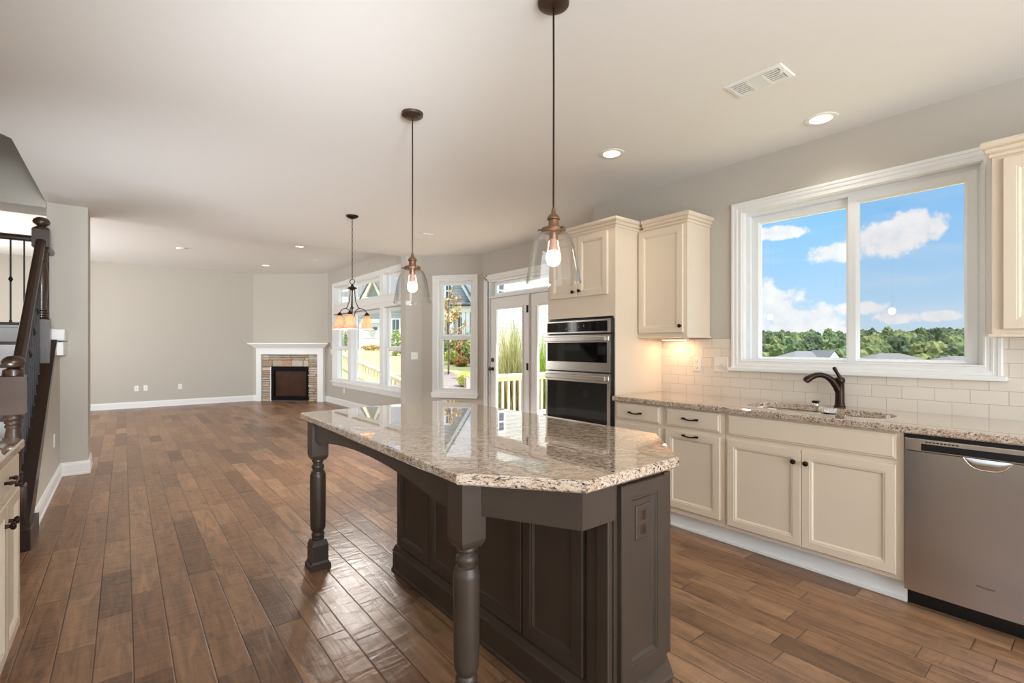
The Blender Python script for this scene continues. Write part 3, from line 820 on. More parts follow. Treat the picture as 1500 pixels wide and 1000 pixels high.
# ================================================================== CHANDELIER
def chandelier(x, y):
    t = thing('chandelier', 'small bronze three-arm chandelier with amber bell shades on a chain', 'chandelier', (x, y, CH))
    c = (x, y, 0)
    m = MB(); m.lathe([(.008, CH - .035), (.03, CH - .03), (.062, CH - .014), (.068, CH)], c, 24); m.build('canopy', BRONZE, t)
    m = MB(); z = CH - .035; k = 0
    while z > 2.06:
        ax = (.007 if k % 2 == 0 else 0, 0 if k % 2 == 0 else .007)
        m.tube([(x + ax[0] * math.cos(q), y + ax[1] * math.cos(q), z - .018 + .02 * math.sin(q)) for q in [2 * PI * i / 10 for i in range(10)]], .0022, 5, closed=True)
        z -= .033; k += 1
    m.build('chain', BRONZE, t)
    m = MB(); a = YAW
    m.tube([(x + .026 * math.cos(q) * math.cos(a), y - .026 * math.cos(q) * math.sin(a), 2.02 + .028 * math.sin(q)) for q in [2 * PI * i / 20 for i in range(20)]], .0045, 6, closed=True)
    m.build('top_ring', BRONZE, t)
    m = MB(); m.lathe([(.006, 1.995), (.012, 1.985), (.016, 1.97), (.05, 1.952), (.052, 1.945), (.02, 1.935), (.008, 1.92), (.006, 1.9), (.005, 1.75), (.012, 1.74), (.012, 1.725), (.005, 1.715), (.0045, 1.66), (.014, 1.645), (.006, 1.63), (.0, 1.618)], c, 16)
    m.build('center_stem', BRONZE, t)
    for ph in (160.5, 40.5, -79.5):
        p = math.radians(ph); dx = math.cos(p) * math.cos(YAW) + math.sin(p) * math.sin(YAW); dy = -math.cos(p) * math.sin(YAW) + math.sin(p) * math.cos(YAW)
        P = lambda r, z: (x + dx * r, y + dy * r, z)
        m = MB()
        m.tube([P(.026, 1.945), P(.03, 1.87), P(.04, 1.80), P(.066, 1.745), P(.088, 1.725)], .0045, 6)
        m.tube([P(.02, 1.60), P(.022, 1.65), P(.04, 1.705), P(.07, 1.727), P(.10, 1.73), P(.135, 1.72), P(.16, 1.695), P(.168, 1.66)], .0045, 6)
        arm = m.build('arm', BRONZE, t)
        cc = P(.168, 0)
        m = MB(); m.lathe([(.0, 1.69), (.012, 1.685), (.03, 1.66), (.032, 1.654), (.026, 1.650)], (cc[0], cc[1], 0), 16, cap=False); m.build('shade_cap', BRONZE, arm)
        m = MB(); m.lathe([(.026, 1.655), (.036, 1.645), (.043, 1.62), (.048, 1.585), (.054, 1.545), (.062, 1.522), (.078, 1.506), (.082, 1.501), (.079, 1.500), (.051, 1.545), (.045, 1.585), (.04, 1.62), (.03, 1.645)], (cc[0], cc[1], 0), 24, cap=False)
        m.build('bell_shade', FROST, arm)
        m = MB(); m.sphere((cc[0], cc[1], 1.592), (.02, .02, .034), 12, 8); m.build('bulb', CBULB, arm)
        l = light('chandelier_glow', 'POINT', (0, 0, 0), 36, (1.0, .95, .89), shadow_soft_size=.01); l.parent = t; l.location = (cc[0] - x, cc[1] - y, 1.535 - CH)
chandelier(1.957, 5.253)

# ================================================================== KITCHEN CABINETS (right wall)
XF = 3.09
def TR(a, b, c): return (XF - c, -a, b)            # a = -Y (to the right), b = z, c = towards the room
DOOR_PROF = lambda th, fw: [(0, 0), (0, th - .003), (.003, th), (fw - .016, th), (fw - .014, th - .003), (fw - .007, th - .003), (fw - .005, th - .0055), (fw, th - .011), (fw + .003, th - .012)]
DRAW_PROF = [(0, 0), (0, .011), (.003, .013), (.008, .013), (.012, .018), (.014, .019)]
def knob(parent, T, a, b, c=.02, mat=None):
    m = MB(); m.lathe([(.008, 0), (.007, .008), (.006, .012), (.013, .017), (.0155, .022), (.0145, .027), (.009, .031), (0, .032)], seg=16, T=lambda x, y, z: T(a + x, b + y, c + z))
    m.build('knob', mat or BRONZE, parent, label='bronze round knob')
def pull(parent, T, a, b, c=.02, L=.1):
    m = MB(); pts = []
    h = L / 2
    for s_, dz, o in ((-h, 0, .0), (-h, 0, .018), (-h * .8, -.001, .024), (-h * .4, -.005, .026), (0, -.006, .027), (h * .4, -.005, .026), (h * .8, -.001, .024), (h, 0, .018), (h, 0, 0)):
        pts.append(T(a + s_, b + dz, c + o))
    m.tube(pts, [.006, .006, .0065, .005, .0042, .005, .0065, .006, .006], 8)
    for s_ in (-h, h): m.box(a + s_ - .011, a + s_ + .011, b - .007, b + .007, c + .012, c + .024, T, b=.003)
    m.build('pull', BRONZE, parent, label='bronze bar pull')
def door(parent, T, a0, a1, b0, b1, mat=CREAM, fw=.06, th=.02, name='door'):
    m = MB(); m.loft_rect(a0, a1, b0, b1, DOOR_PROF(th, fw), T); return m.build(name, mat, parent)
def drawer(parent, T, a0, a1, b0, b1, mat=CREAM, name='drawer_front'):
    m = MB(); m.loft_rect(a0, a1, b0, b1, DRAW_PROF, T); return m.build(name, mat, parent)
def carcass(parent, y0, y1, z0=.118, z1=.874, x0=XF, x1=XW - .004, mat=CREAM):
    m = MB(); m.box(x0, x1, y0, y1, z0, z1); m.build('carcass', mat, parent)
def toe(parent, y0, y1, xt=3.143):
    m = MB(); m.box(xt, xt + .02, y0, y1, 0, .117); m.box(xt - .012, xt, y0, y1, 0, .018, b=.003); m.build('toe_kick', TRIM, parent)

t = thing('base_cabinet', 'narrow cream base cabinet with one drawer beside the wall ovens', 'cabinet', (XF, 2.305, 0))
carcass(t, 2.083, 2.528); toe(t, 2.083, 2.53)
d = drawer(t, TR, -2.515, -2.108, .738, .864); pull(d, TR, -2.315, .80)
d = door(t, TR, -2.515, -2.108, .16, .708); knob(d, TR, -2.15, .64)
t = thing('base_cabinet', 'cream base cabinet with a drawer over a pull-out door with a bar pull', 'cabinet', (XF, 1.85, 0))
carcass(t, 1.615, 2.081); toe(t, 1.615, 2.083)
d = drawer(t, TR, -2.056, -1.645, .738, .864); pull(d, TR, -1.850, .806)
d = door(t, TR, -2.056, -1.645, .16, .708); pull(d, TR, -1.850, .688)
t = thing('sink_cabinet', 'wide cream sink cabinet with a false drawer front and two knobbed doors', 'cabinet', (XF, 1.15, 0))
carcass(t, .679, 1.613, z1=.70); toe(t, .676, 1.615)
m = MB(); m.box(XF, XF + .06, .679, 1.613, .70, .874); m.build('face_rail', CREAM, t)
drawer(t, TR, -1.594, -.708, .733, .862, name='false_drawer_front')
d = door(t, TR, -1.594, -1.153, .145, .705); knob(d, TR, -1.187, .637)
d = door(t, TR, -1.150, -.708, .145, .705); knob(d, TR, -1.120, .637)
t = thing('base_cabinet', 'cream base cabinet under the counter beyond the dishwasher', 'cabinet', (XF, -.3, 0))
carcass(t, -.6, .062); toe(t, -.6, .062)
door(t, TR, -.05, .58, .16, .86)

# dishwasher
t = thing('dishwasher', 'stainless steel dishwasher with a dark control strip and pocket handle', 'dishwasher', (XF, .37, 0))
Y0, Y1 = .066, .675
m = MB(); m.box(XF + .03, XW - .01, Y0 + .01, Y1 - .01, .1, .86); m.build('tub_body', BLACK, t)
dx = XF - .025
m = MB(); NY = 24; NZ = 16; vs = []; fs = []
for j in range(NZ + 1):
    for i in range(NY + 1):
        u = i / NY; w = j / NZ; y = Y0 + .003 + (Y1 - Y0 - .006) * u; z = .095 + (.79 - .095) * w
        bow = .0035 * (1 - (2 * u - 1) ** 2) + .0022 * math.sin(w * 5.5 + .8) * math.sin(u * PI)
        vs.append((dx - bow, y, z))
for j in range(NZ):
    for i in range(NY): a = j * (NY + 1) + i; fs.append((a, a + 1, a + NY + 2, a + NY + 1))
m.add(vs, fs, True)
m.box(dx + .0005, XF + .03, Y0 + .003, Y1 - .003, .095, .79); dwd = m.build('door', STEEL, t)
m = MB(); m.box(dx - .004, XF + .03, Y0 + .003, Y1 - .003, .792, .855, b=.004); cp = m.build('control_panel', STEELB, t)
m = MB(); m.box(dx - .006, dx - .003, Y0 + .003, Y1 - .07, .799, .832); m.build('control_strip', BLACK, cp, label='dark control strip')
for i in range(8):
    pass
m = MB()
for i in range(9): m.box(dx - .0052, dx - .0035, Y1 - .085 - .014 * i - .010, Y1 - .085 - .014 * i, .839, .844)
m.build('vent_slots', BLACK, cp)
m = MB(); m.box(dx - .0068, dx - .0055, .22, .246, .805, .826); m.build('cycle_button', SLOT, cp)
# pocket handle: a shallow scooped cup under the strip
m = MB(); vs = []; fs = []; yc = .37; hw = .082
for j in range(7):
    v_ = j / 6
    for i in range(21):
        u = -1 + 2 * i / 20; e = (1 - abs(u) ** 3.2)
        z = .793 - v_ * .05 * e; dep = math.sin(v_ * PI) * .006 * e
        vs.append((dx - .0085 - dep * .6, yc + u * hw, z))
for j in range(6):
    for i in range(20): a = j * 21 + i; fs.append((a, a + 1, a + 22, a + 21))
m.add(vs, fs, True)
pts = [(dx - .0085, yc + (-1 + 2 * i / 20) * hw, .793 - .05 * (1 - abs(-1 + 2 * i / 20) ** 3.2)) for i in range(21)]
m.tube(pts, .0032, 6); m.build('pocket_handle', STEELB, t)
m = MB(); m.box(XF + .055, XF + .075, Y0, Y1, 0, .094); m.build('kick_plate', BLACK, t)
m = MB(); m.box(XF - .005, XF + .02, Y0, Y1, .856, .873); m.build('counter_gap', BLACK, t)
def lettering(body, size, mat, name, parent, T):
    cu = bpy.data.curves.new('txt', 'FONT'); cu.body = body; cu.size = size; cu.extrude = .0006
    o = bpy.data.objects.new('txt', cu); COL.objects.link(o); bpy.context.view_layer.update()
    me = o.evaluated_get(bpy.context.evaluated_depsgraph_get()).to_mesh()
    m = MB(); m.add([T(*v.co) for v in me.vertices], [tuple(p.vertices) for p in me.polygons])
    bpy.data.objects.remove(o); return m.build(name, mat, parent)
lettering('Whirlpool', .0148, IRON, 'lettering', t, lambda x, y, z: (dx - .0058 - z, .408 - x, .205 + y))

# countertops
def rr(cx, cy, hx, hy, r, n=6):
    pts = []
    for (sx, sy, a0) in ((1, 1, 0), (-1, 1, 90), (-1, -1, 180), (1, -1, 270)):
        for i in range(n + 1):
            a = math.radians(a0 + 90 * i / n); pts.append((cx + sx * (hx - r) + r * math.cos(a), cy + sy * (hy - r) + r * math.sin(a)))
    return pts
def counter_loft(m, outer, hole, z0, z1, e=.006):
    """slab with an eased top and bottom edge"""
    def inset(poly, d):
        n = len(poly); out = []
        for i in range(n):
            p0, p1, p2 = Vector(poly[i - 1]), Vector(poly[i]), Vector(poly[(i + 1) % n])
            d1 = (p1 - p0).normalized(); d2 = (p2 - p1).normalized()
            n1 = Vector((-d1.y, d1.x)); n2 = Vector((-d2.y, d2.x)); b = (n1 + n2); b /= max(.3, b.length_squared / 2)
            out.append(tuple(p1 + b * d))
        return out
    i1 = inset(outer, e); n = len(outer)
    holes = [hole] if hole else []
    flat_loops = [i1] + holes
    for zz in (z0, z1):
        tri = tessellate_polygon([[Vector((p[0], p[1], 0)) for p in l] for l in flat_loops])
        flat = [p for l in flat_loops for p in l]
        m.add([(p[0], p[1], zz) for p in flat], [tuple(t_) for t_ in tri])
    rings = [(i1, z0), (outer, z0 + e), (outer, z1 - e), (i1, z1)]
    vs = [(p[0], p[1], z) for r_, z in rings for p in r_]; fs = []
    for k in range(3):
        for i in range(n):
            j = (i + 1) % n; fs.append((k * n + i, k * n + j, (k + 1) * n + j, (k + 1) * n + i))
    m.add(vs, fs)
    if hole:
        h = len(hole); m.add([(p[0], p[1], z0) for p in hole] + [(p[0], p[1], z1) for p in hole], [(i, (i + 1) % h, h + (i + 1) % h, h + i) for i in range(h)])
# double bowl cutout, larger bowl on the left
sk = []
for (x, y) in [(3.235, .80), (3.36, .775), (3.47, .79), (3.53, .86), (3.545, 1.0), (3.548, 1.10), (3.575, 1.16), (3.62, 1.24), (3.645, 1.38), (3.63, 1.50), (3.56, 1.57), (3.43, 1.59), (3.30, 1.575), (3.225, 1.53), (3.195, 1.40), (3.19, 1.2), (3.205, 1.0), (3.215, .87)]:
    sk.append((min(x, 3.62), y))
def chaikin(p, k=2):
    for _ in range(k):
        q = []
        for i in range(len(p)):
            a, b_ = Vector(p[i]), Vector(p[(i + 1) % len(p)]); q += [tuple(a * .75 + b_ * .25), tuple(a * .25 + b_ * .75)]
        p = q
    return p
sk = chaikin(sk)
m = MB(); counter_loft(m, [(3.054, -.6), (XW - .003, -.6), (XW - .003, 2.533), (3.054, 2.533)], sk, .876, .914)
tag(m.build('countertop', GRANITE), 'long speckled granite countertop running under the sink window', 'countertop')
# sink
t = thing('sink', 'undermount double-bowl stainless steel sink set in the window counter', 'sink', (3.4, 1.18, .7))
def bowl(y0, y1, x0, x1, dep, name):
    m = MB(); o = rr((x0 + x1) / 2, (y0 + y1) / 2, (x1 - x0) / 2, (y1 - y0) / 2, .07)
    n = len(o); cx, cy = (x0 + x1) / 2, (y0 + y1) / 2
    rings = [(1.05, .874), (1.0, .872), (.97, .85), (.93, .876 - dep + .03), (.86, .876 - dep), (.1, .876 - dep - .004)]
    vs = [(cx + (p[0] - cx) * s_, cy + (p[1] - cy) * s_, z) for s_, z in rings for p in o]; fs = []
    for k in range(len(rings) - 1):
        for i in range(n):
            j = (i + 1) % n; fs.append((k * n + i, k * n + j, (k + 1) * n + j, (k + 1) * n + i))
    fs.append(tuple((len(rings) - 1) * n + i for i in range(n)))
    m.add(vs, fs, True); b_ = m.build(name, STEELB, t)
    m = MB(); m.lathe([(.045, .0), (.04, .004), (.0, .003)], (cx, cy, .876 - dep - .003), 20); m.build('drain', STEELB, b_)
bowl(1.20, 1.575, 3.20, 3.61, .17, 'large_bowl'); bowl(.79, 1.165, 3.205, 3.56, .15, 'small_bowl')
# faucet
t = thing('faucet', 'dark bronze single-handle kitchen faucet behind the sink', 'faucet', (3.645, 1.134, .914))
fx, fy = 3.645, 1.134
m = MB(); m.lathe([(.034, .9145), (.034, .921), (.029, .926), (.027, .95), (.026, 1.02), (.025, 1.07), (.029, 1.078), (.030, 1.09), (.026, 1.104), (.014, 1.112), (0, 1.114)], (fx, fy, 0), 24); m.build('body', BRONZE, t)
ca, sa = math.cos(.7), math.sin(.7)
m = MB(); S = [(.0, 1.0), (.022, 1.05), (.052, 1.09), (.085, 1.114), (.12, 1.125), (.155, 1.122), (.185, 1.110), (.212, 1.092), (.22, 1.084)]
m.tube([(fx - L_ * ca, fy + L_ * sa, z) for L_, z in S], [.022, .022, .020, .018, .0175, .019, .021, .0225, .021], 16); m.build('spout', BRONZE, t)
m = MB(); m.tube([(fx, fy, 1.105), (fx - .010 * ca, fy + .010 * sa, 1.126), (fx - .024 * ca, fy + .024 * sa, 1.148), (fx - .034 * ca, fy + .034 * sa, 1.166), (fx - .036 * ca, fy + .036 * sa, 1.176)], [.013, .010, .0105, .0125, .008], 10); m.build('lever_handle', BRONZE, t)
t = thing('soap_dispenser', 'low bronze cap on the counter beside the faucet', 'soap dispenser', (3.625, 1.268, .914))
m = MB(); m.lathe([(.026, .9145), (.026, .924), (.022, .932), (.018, .934)], (3.625, 1.268, 0), 20); m.build('base', STEELB, t)
m = MB(); m.box(3.602, 3.648, 1.250, 1.286, .9341, .946, b=.004); m.build('cap', BRONZE, t)

# backsplash
m = MB(); m.prism([(-2.582 + .034, .914), (.6, .914), (.6, 1.37), (-.392, 1.37), (-.392, 1.124), (-.37, 1.124), (-.37, 1.118), (-1.918, 1.118), (-1.918, 1.124), (-1.90, 1.124), (-1.90, 1.372), (-2.548, 1.372)], [], .0, .008, lambda a, b, c: (XW - c, -a, b))
o = m.build('trim_1', TILE); struct(o)

# wall ovens cabinet
XO = 3.10; OY0, OY1 = 2.537, 3.332
def TO(a, b, c): return (XO - c, -a, b)
t = thing('oven_cabinet', 'tall cream cabinet housing the wall ovens, two small doors on top', 'cabinet', (XO, 2.93, 0))
m = MB(); T_ = lambda a, b, c: (c, a, b)
m.box(XO, XW - .004, OY0, OY0 + .019, 0, 2.285); m.box(XO, XW - .004, OY1 - .019, OY1, 0, 2.285)
m.box(XO, XW - .004, OY0 + .019, OY1 - .019, 1.56, 2.285); m.box(XO, XW - .004, OY0 + .019, OY1 - .019, 0.1, .36)
m.box(XW - .02, XW - .004, OY0 + .019, OY1 - .019, .36, 1.56)
m.build('carcass', CREAM, t)
def crown(parent, pts, z0, h=.078, proj=.05, mat=CREAM, name='crown_molding'):
    """crown along an open polyline of outer faces (x,y); outward = left of direction"""
    pr = [(0, 0), (.007, .001), (.010, .006), (.010, .016), (.006, .019), (.012, .022), (.020, .026), (.024, .034), (.024, .041), (.020, .045), (.027, .047), (.036, .052), (.040, .060), (.040, .068), (.036, .072), (.036, h), (-.02, h)]
    n = len(pts); m = MB(); vs = []
    for i in range(n):
        p = Vector(pts[i]); d1 = (p - Vector(pts[i - 1])).normalized() if i else None
        d2 = (Vector(pts[i + 1]) - p).normalized() if i < n - 1 else None
        if d1 is None: d1 = d2
        if d2 is None: d2 = d1
        n1 = Vector((-d1.y, d1.x)); n2 = Vector((-d2.y, d2.x)); b_ = n1 + n2; b_ /= (b_.length_squared / 2)
        for (o_, z) in pr: q = p + b_ * o_; vs.append((q.x, q.y, z0 + z))
    k = len(pr); fs = []
    for i in range(n - 1):
        for j in range(k - 1): fs.append((i * k + j, i * k + j + 1, (i + 1) * k + j + 1, (i + 1) * k + j))
    fs.append(tuple(range(k))); fs.append(tuple((n - 1) * k + j for j in range(k)))
    m.add(vs, fs); return m.build(name, mat, parent)
crown(t, [(XW - .004, OY0), (XO, OY0), (XO, OY1), (XW - .004, OY1)], 2.277)
d = door(t, TO, -3.286, -2.950, 1.74, 2.262, fw=.062); knob(d, TO, -2.985, 1.785)
d = door(t, TO, -2.944, -2.611, 1.74, 2.262, fw=.062); knob(d, TO, -2.908, 1.79)
m = MB(); m.box(XO - .012, XO, OY0 + .003, OY1 - .003, 0, .1); m.build('toe_kick', TRIM, t)
m = MB(); m.loft_rect(-3.31, -2.56, .14, .34, DRAW_PROF, TO); m.build('drawer_front', CREAM, t)

t = thing('built_in_oven', 'stainless steel double wall oven with black glass doors, built into the tall cabinet', 'oven', (XO, 2.935, .36))
a0, a1 = -3.328, -2.566
m = MB(); m.box(XO + .001, XW - .03, OY0 + .02, OY1 - .02, .362, 1.55); m.build('oven_box', BLACK, t)
m = MB(); m.box(a0 + .015, -2.545, .37, 1.542, -.0015, .004, TO); m.build('mounting_trim', BLACK, t, label='black trim gap')
m = MB(); m.box(a0, a1, 1.423, 1.536, .005, .030, TO, b=.003); p = m.build('control_panel', STEELB, t)
m = MB(); m.box(a0 + .018, a1 - .03, 1.437, 1.522, .0302, .032, TO); g = m.build('display_glass', BLKGLASS, p)
GREYM = pm('panel_markings', (120, 120, 122), .5)
for aa, w_, bb, hh in ((-3.07, .012, 1.455, .02), (-3.03, .012, 1.455, .02), (-2.90, .003, 1.485, .006), (-2.90, .003, 1.475, .006), (-2.86, .012, 1.475, .022), (-2.92, .01, 1.47, .012)):
    m = MB(); m.box(aa, aa + w_, bb, bb + hh, .0321, .0326, TO); m.build('panel_marking', GREYM, g)
def oven_door(z0, z1, g0, g1, name, hz):
    m = MB()
    m.prism([(a0, z0), (a1, z0), (a1, z1), (a0, z1)], [[(a0 + .022, g0), (a1 - .03, g0), (a1 - .03, g1), (a0 + .022, g1)]], .006, .034, TO)
    d = m.build(name, STEELB, t)
    m = MB(); m.box(a0 + .022, a1 - .03, g0, g1, .02, .0335, TO); m.build('door_glass', BLKGLASS, d)
    m = MB(); m.box(a0 + .02, a1 - .032, hz - .021, hz + .021, .05, .068, TO, b=.006)
    for aa in (a0 + .03, a1 - .058): m.box(aa, aa + .016, hz - .015, hz + .015, .033, .052, TO)
    m.build('handle', STEELB, d)
    return d
oven_door(1.098, 1.408, 1.175, 1.345, 'upper_oven_door', 1.375)
d = oven_door(.42, 1.085, .50, 1.005, 'lower_oven_door', 1.045)
m = MB(); m.box(a0 + .13, a1 - .09, .56, .95, .0336, .0342, TO); 
m = MB(); m.lathe([(.017, 0), (.017, .001), (.0, .001)], seg=24, T=lambda x, y, z: TO(-2.93 + x, .625 + y, .0335 + z)); 
b_ = m.build('round_badge', PLATE, d, label='white round badge')
m = MB(); m.lathe([(.013, 0), (.013, .0006), (.0, .0006)], seg=24, T=lambda x, y, z: TO(-2.93 + x, .625 + y, .0346 + z)); m.build('badge_center', GREYM, d)
m = MB(); m.box(a0 + .02, a1 - .02, .372, .416, .006, .02, TO); m.build('bottom_trim', STEELB, t)
m = MB(); m.box(a0 + .02, a1 - .02, 1.0865, 1.0965, .006, .012, TO); m.build('door_gap_trim', BLACK, t)

# wall cabinets
def wall_cab(y0, y1, z0, z1, xf, label, knob_at, crown_h=.078, door_b=None):
    t = thing('upper_cabinet', label, 'cabinet', (xf, (y0 + y1) / 2, z0))
    m = MB(); m.box(xf, XW - .004, y0, y1, z0, z1); m.build('carcass', CREAM, t)
    Tc = lambda a, b, c: (xf - c, -a, b)
    d = door(t, Tc, *door_b, fw=.062)
    if knob_at: knob(d, Tc, *knob_at)
    crown(t, [(XW - .004, y0), (xf, y0), (xf, y1), (XW - .004, y1)] if y1 < 2 else [(XW - .004, y0), (xf, y0), (xf, y1 - .052)], z1 - .01)
    m = MB(); m.box(xf - .014, XW - .006, y0 - .014, min(y1 + .014, 2.535), z0 - .016, z0 + .0, b=.004); m.build('light_rail', CREAM, t)
    return t
XC = 3.40
t = wall_cab(2.082, 2.535, 1.394, 2.285, XC, 'single-door cream wall cabinet between the wall ovens and the sink window', (-2.125, 1.47), door_b=(-2.523, -2.112, 1.42, 2.262))
m = MB(); m.box(3.60, 3.66, 2.22, 2.46, 1.362, 1.377, b=.004); ul = m.build('under_cabinet_light', PLATE, t)
m = MB(); m.box(3.607, 3.653, 2.24, 2.44, 1.3605, 1.3618); m.build('lens', PUCK, ul)
l = light('under_cabinet_glow', 'AREA', (0, 0, 0), .7, (1.0, .66, .4), (0, 0, 0), shape='RECTANGLE', size=.04, size_y=.2); l.parent = t; l.location = (3.63 - XC, 2.34 - 2.3085, 1.359 - 1.394)
wall_cab(-.35, .395, 1.372, 2.262, XC, 'cream wall cabinet at the right edge, right of the sink window', None, door_b=(-.355, .31, 1.395, 2.238))

# outlets and switches
def plate(x, y, z, rz, label, kind, w=.072, h=.116, mat=PLATE, gangs=1):
    t = thing('wall_outlet' if kind == 'outlet' else 'light_switch' if kind == 'switch' else 'cover_plate', label, 'outlet' if kind == 'outlet' else 'switch' if kind == 'switch' else 'wall plate', (x, y, z), rz)
    if gangs == 2: w = .118
    m = MB(); m.loft_rect(-w / 2, w / 2, -h / 2, h / 2, [(0, 0), (0, .003), (.004, .006)], T_in); m.build('plate', mat, t, True)
    for g in range(gangs):
        gx = (g - (gangs - 1) / 2) * .046
        if kind == 'outlet':
            for s_ in (-.024, .024):
                m = MB(); m.lathe([(.017, .0055), (.016, .0075), (.0, .0078)], seg=16, T=lambda a, b, c: (gx + a, -c, s_ + b)); so = m.build('socket', mat, t, True)
                m = MB(); m.box(gx - .008, gx - .005, -.0085, -.0078, s_ - .004, s_ + .007); m.box(gx + .005, gx + .008, -.0085, -.0078, s_ - .004, s_ + .007); m.box(gx - .002, gx + .002, -.0085, -.0078, s_ - .011, s_ - .007)
                m.build('slot', SLOT, so, True)
        elif kind == 'switch':
            m = MB(); m.box(gx - .005, gx + .005, -.017, -.005, -.012, .008, b=.002); m.build('toggle', mat, t, True)
            m = MB(); m.box(gx - .006, gx + .006, -.0072, -.0058, -.013, -.0105); m.build('slot', SLOT, t, True)
        else:
            m = MB(); m.lathe([(.006, .0055), (.005, .009), (0, .009)], seg=10, T=lambda a, b, c: (gx + a, -c, b)); m.build('jack', SLOT, t, True)
    return t
XT = XW - .0085
plate(XT, 2.192, 1.160, -PI / 2, 'white duplex outlet on the tile backsplash below the wall cabinet', 'outlet', mat=PLATEC)
plate(XT, 1.985, 1.165, -PI / 2, 'ivory two-toggle switch plate on the tile, left of the sink window', 'switch', mat=PLATEC, gangs=2)
plate(3.607, 6.995, 1.16, 0, 'white two-toggle switch plate on the wall pillar', 'switch', gangs=2)
plate(.208, 13.05, .416, 0, 'leftmost white wall plate low on the far living room wall', 'plate')
plate(.364, 13.05, .418, 0, 'white wall plate on the far wall, right one of the close pair', 'plate')
plate(.976, 13.05, .418, 0, 'white outlet alone on the far wall, nearer the fireplace', 'outlet')
plate(XL, 10.638, .337, -PI / 2, 'white outlet under the living room windows', 'outlet')
plate(XL, 11.48, 1.186, -PI / 2, 'white switch plate between the fireplace mantel and the living room windows', 'switch')
plate(-.505, 6.135, .44, PI / 2, 'white outlet on the knee wall under the stair', 'outlet')

# ================================================================== ISLAND
IX0, IX1, IY0, IY1 = 1.25, 1.86, 1.03, 2.63
t = thing('kitchen_island', 'dark stained kitchen island base with turned legs and paneled sides', 'kitchen island', (1.45, 2.0, 0))
m = MB(); body = [(IX0, IY0), (1.543, IY0), (IX1, IY0 + .32), (IX1, IY1), (IX0, IY1)]
m.prism(body, [], .0, .875); m.build('carcass', DARK, t)
def TLf(a, b, c): return (IX0 - c, -a, b)
PW = (1.15, 1.48, 1.86, 2.24, 2.61)
for i in range(4):
    y0, y1 = PW[i] + .004, PW[i + 1] - .004
    door(t, TLf, -y1, -y0, .165, .86, DARK, fw=.062, th=.018, name='side_panel')
m = MB(); m.box(IX0 - .012, IX0 + .01, 1.085, 1.14, .16, .87, b=.005); m.box(IX0 - .022, IX0 + .01, 1.036, 1.085, .16, .87, b=.005); m.build('corner_post', DARK, t)
def TE(a, b, c): return (a, IY0 - c, b)
ep = door(t, TE, 1.268, 1.512, .20, .852, DARK, fw=.062, th=.02, name='end_panel')
m = MB(); m.loft_rect(1.351, 1.427, .652, .768, [(0, 0), (0, .003), (.004, .006)], lambda a, b, c: (a, IY0 - .008 - c, b)); oc = m.build('outlet_plate', DARK, ep, label='dark bronze-toned outlet plate')
for s_ in (-.024, .024):
    m = MB(); m.loft_rect(1.389 - .013, 1.389 + .013, .71 + s_ - .017, .71 + s_ + .017, [(0, 0), (0, .002), (.003, .003)], lambda a, b, c: (a, IY0 - .0135 - c, b)); m.build('socket', DBRONZE, oc)
m = MB(); m.box(1.515, 1.555, IY0 - .012, IY0 + .05, .20, .855, b=.003); m.build('corner_stile', DARK, t)
# base moulding round the body
pr = [(.0, .0), (.028, .0), (.028, .012), (.022, .02), (.022, .11), (.026, .118), (.02, .126), (.012, .15), (.0, .158)]
poly = [(IX0, IY1), (IX0, IY0), (1.543, IY0), (IX1, IY0 + .32), (IX1, IY1)]
vs = []; fs = []; n = len(poly); k = len(pr)
for i in range(n):
    p0, p1, p2 = Vector(poly[i - 1]), Vector(poly[i]), Vector(poly[(i + 1) % n]); d1 = (p1 - p0).normalized(); d2 = (p2 - p1).normalized()
    n1 = Vector((d1.y, -d1.x)); n2 = Vector((d2.y, -d2.x)); b_ = n1 + n2; b_ /= b_.length_squared / 2
    for o_, z in pr: q = p1 + b_ * o_; vs.append((q.x, q.y, z))
for i in range(n):
    j = (i + 1) % n
    for q in range(k - 1): fs.append((i * k + q, i * k + q + 1, j * k + q + 1, j * k + q))
m = MB(); m.add(vs, fs); m.build('base_molding', DARK, t)
# right side doors (sink side)
def TRt(a, b, c): return (IX1 + c, a, b)
for i in range(3):
    y0 = 1.40 + i * .405; d = door(t, TRt, y0, y0 + .39, .17, .86, DARK)
    knob(d, TRt, y0 + .35, .80)
# legs
def leg(x, y):
    m = MB(); c = (x, y, 0)
    m.squares([(.0465, .875), (.0465, .668), (.043, .655), (.034, .640)], c)
    m.lathe([(.03, .645), (.034, .636), (.034, .630), (.026, .622), (.026, .616), (.035, .606), (.036, .594), (.030, .582), (.030, .577), (.037, .572), (.040, .560), (.044, .552),
             (.045, .54), (.0445, .40), (.043, .25), (.041, .232), (.033, .218), (.030, .212), (.036, .204), (.037, .194), (.032, .184), (.036, .178), (.034, .165), (.034, .15)], c, 28, cap=False)
    m.squares([(.036, .17), (.042, .155), (.0465, .14), (.0465, .05), (.052, .035), (.058, .03), (.058, .0)], c)
    return m.build('leg', DARK, t)
leg(.90, 2.97); leg(.90, 1.37)
leg(1.80, 2.97)
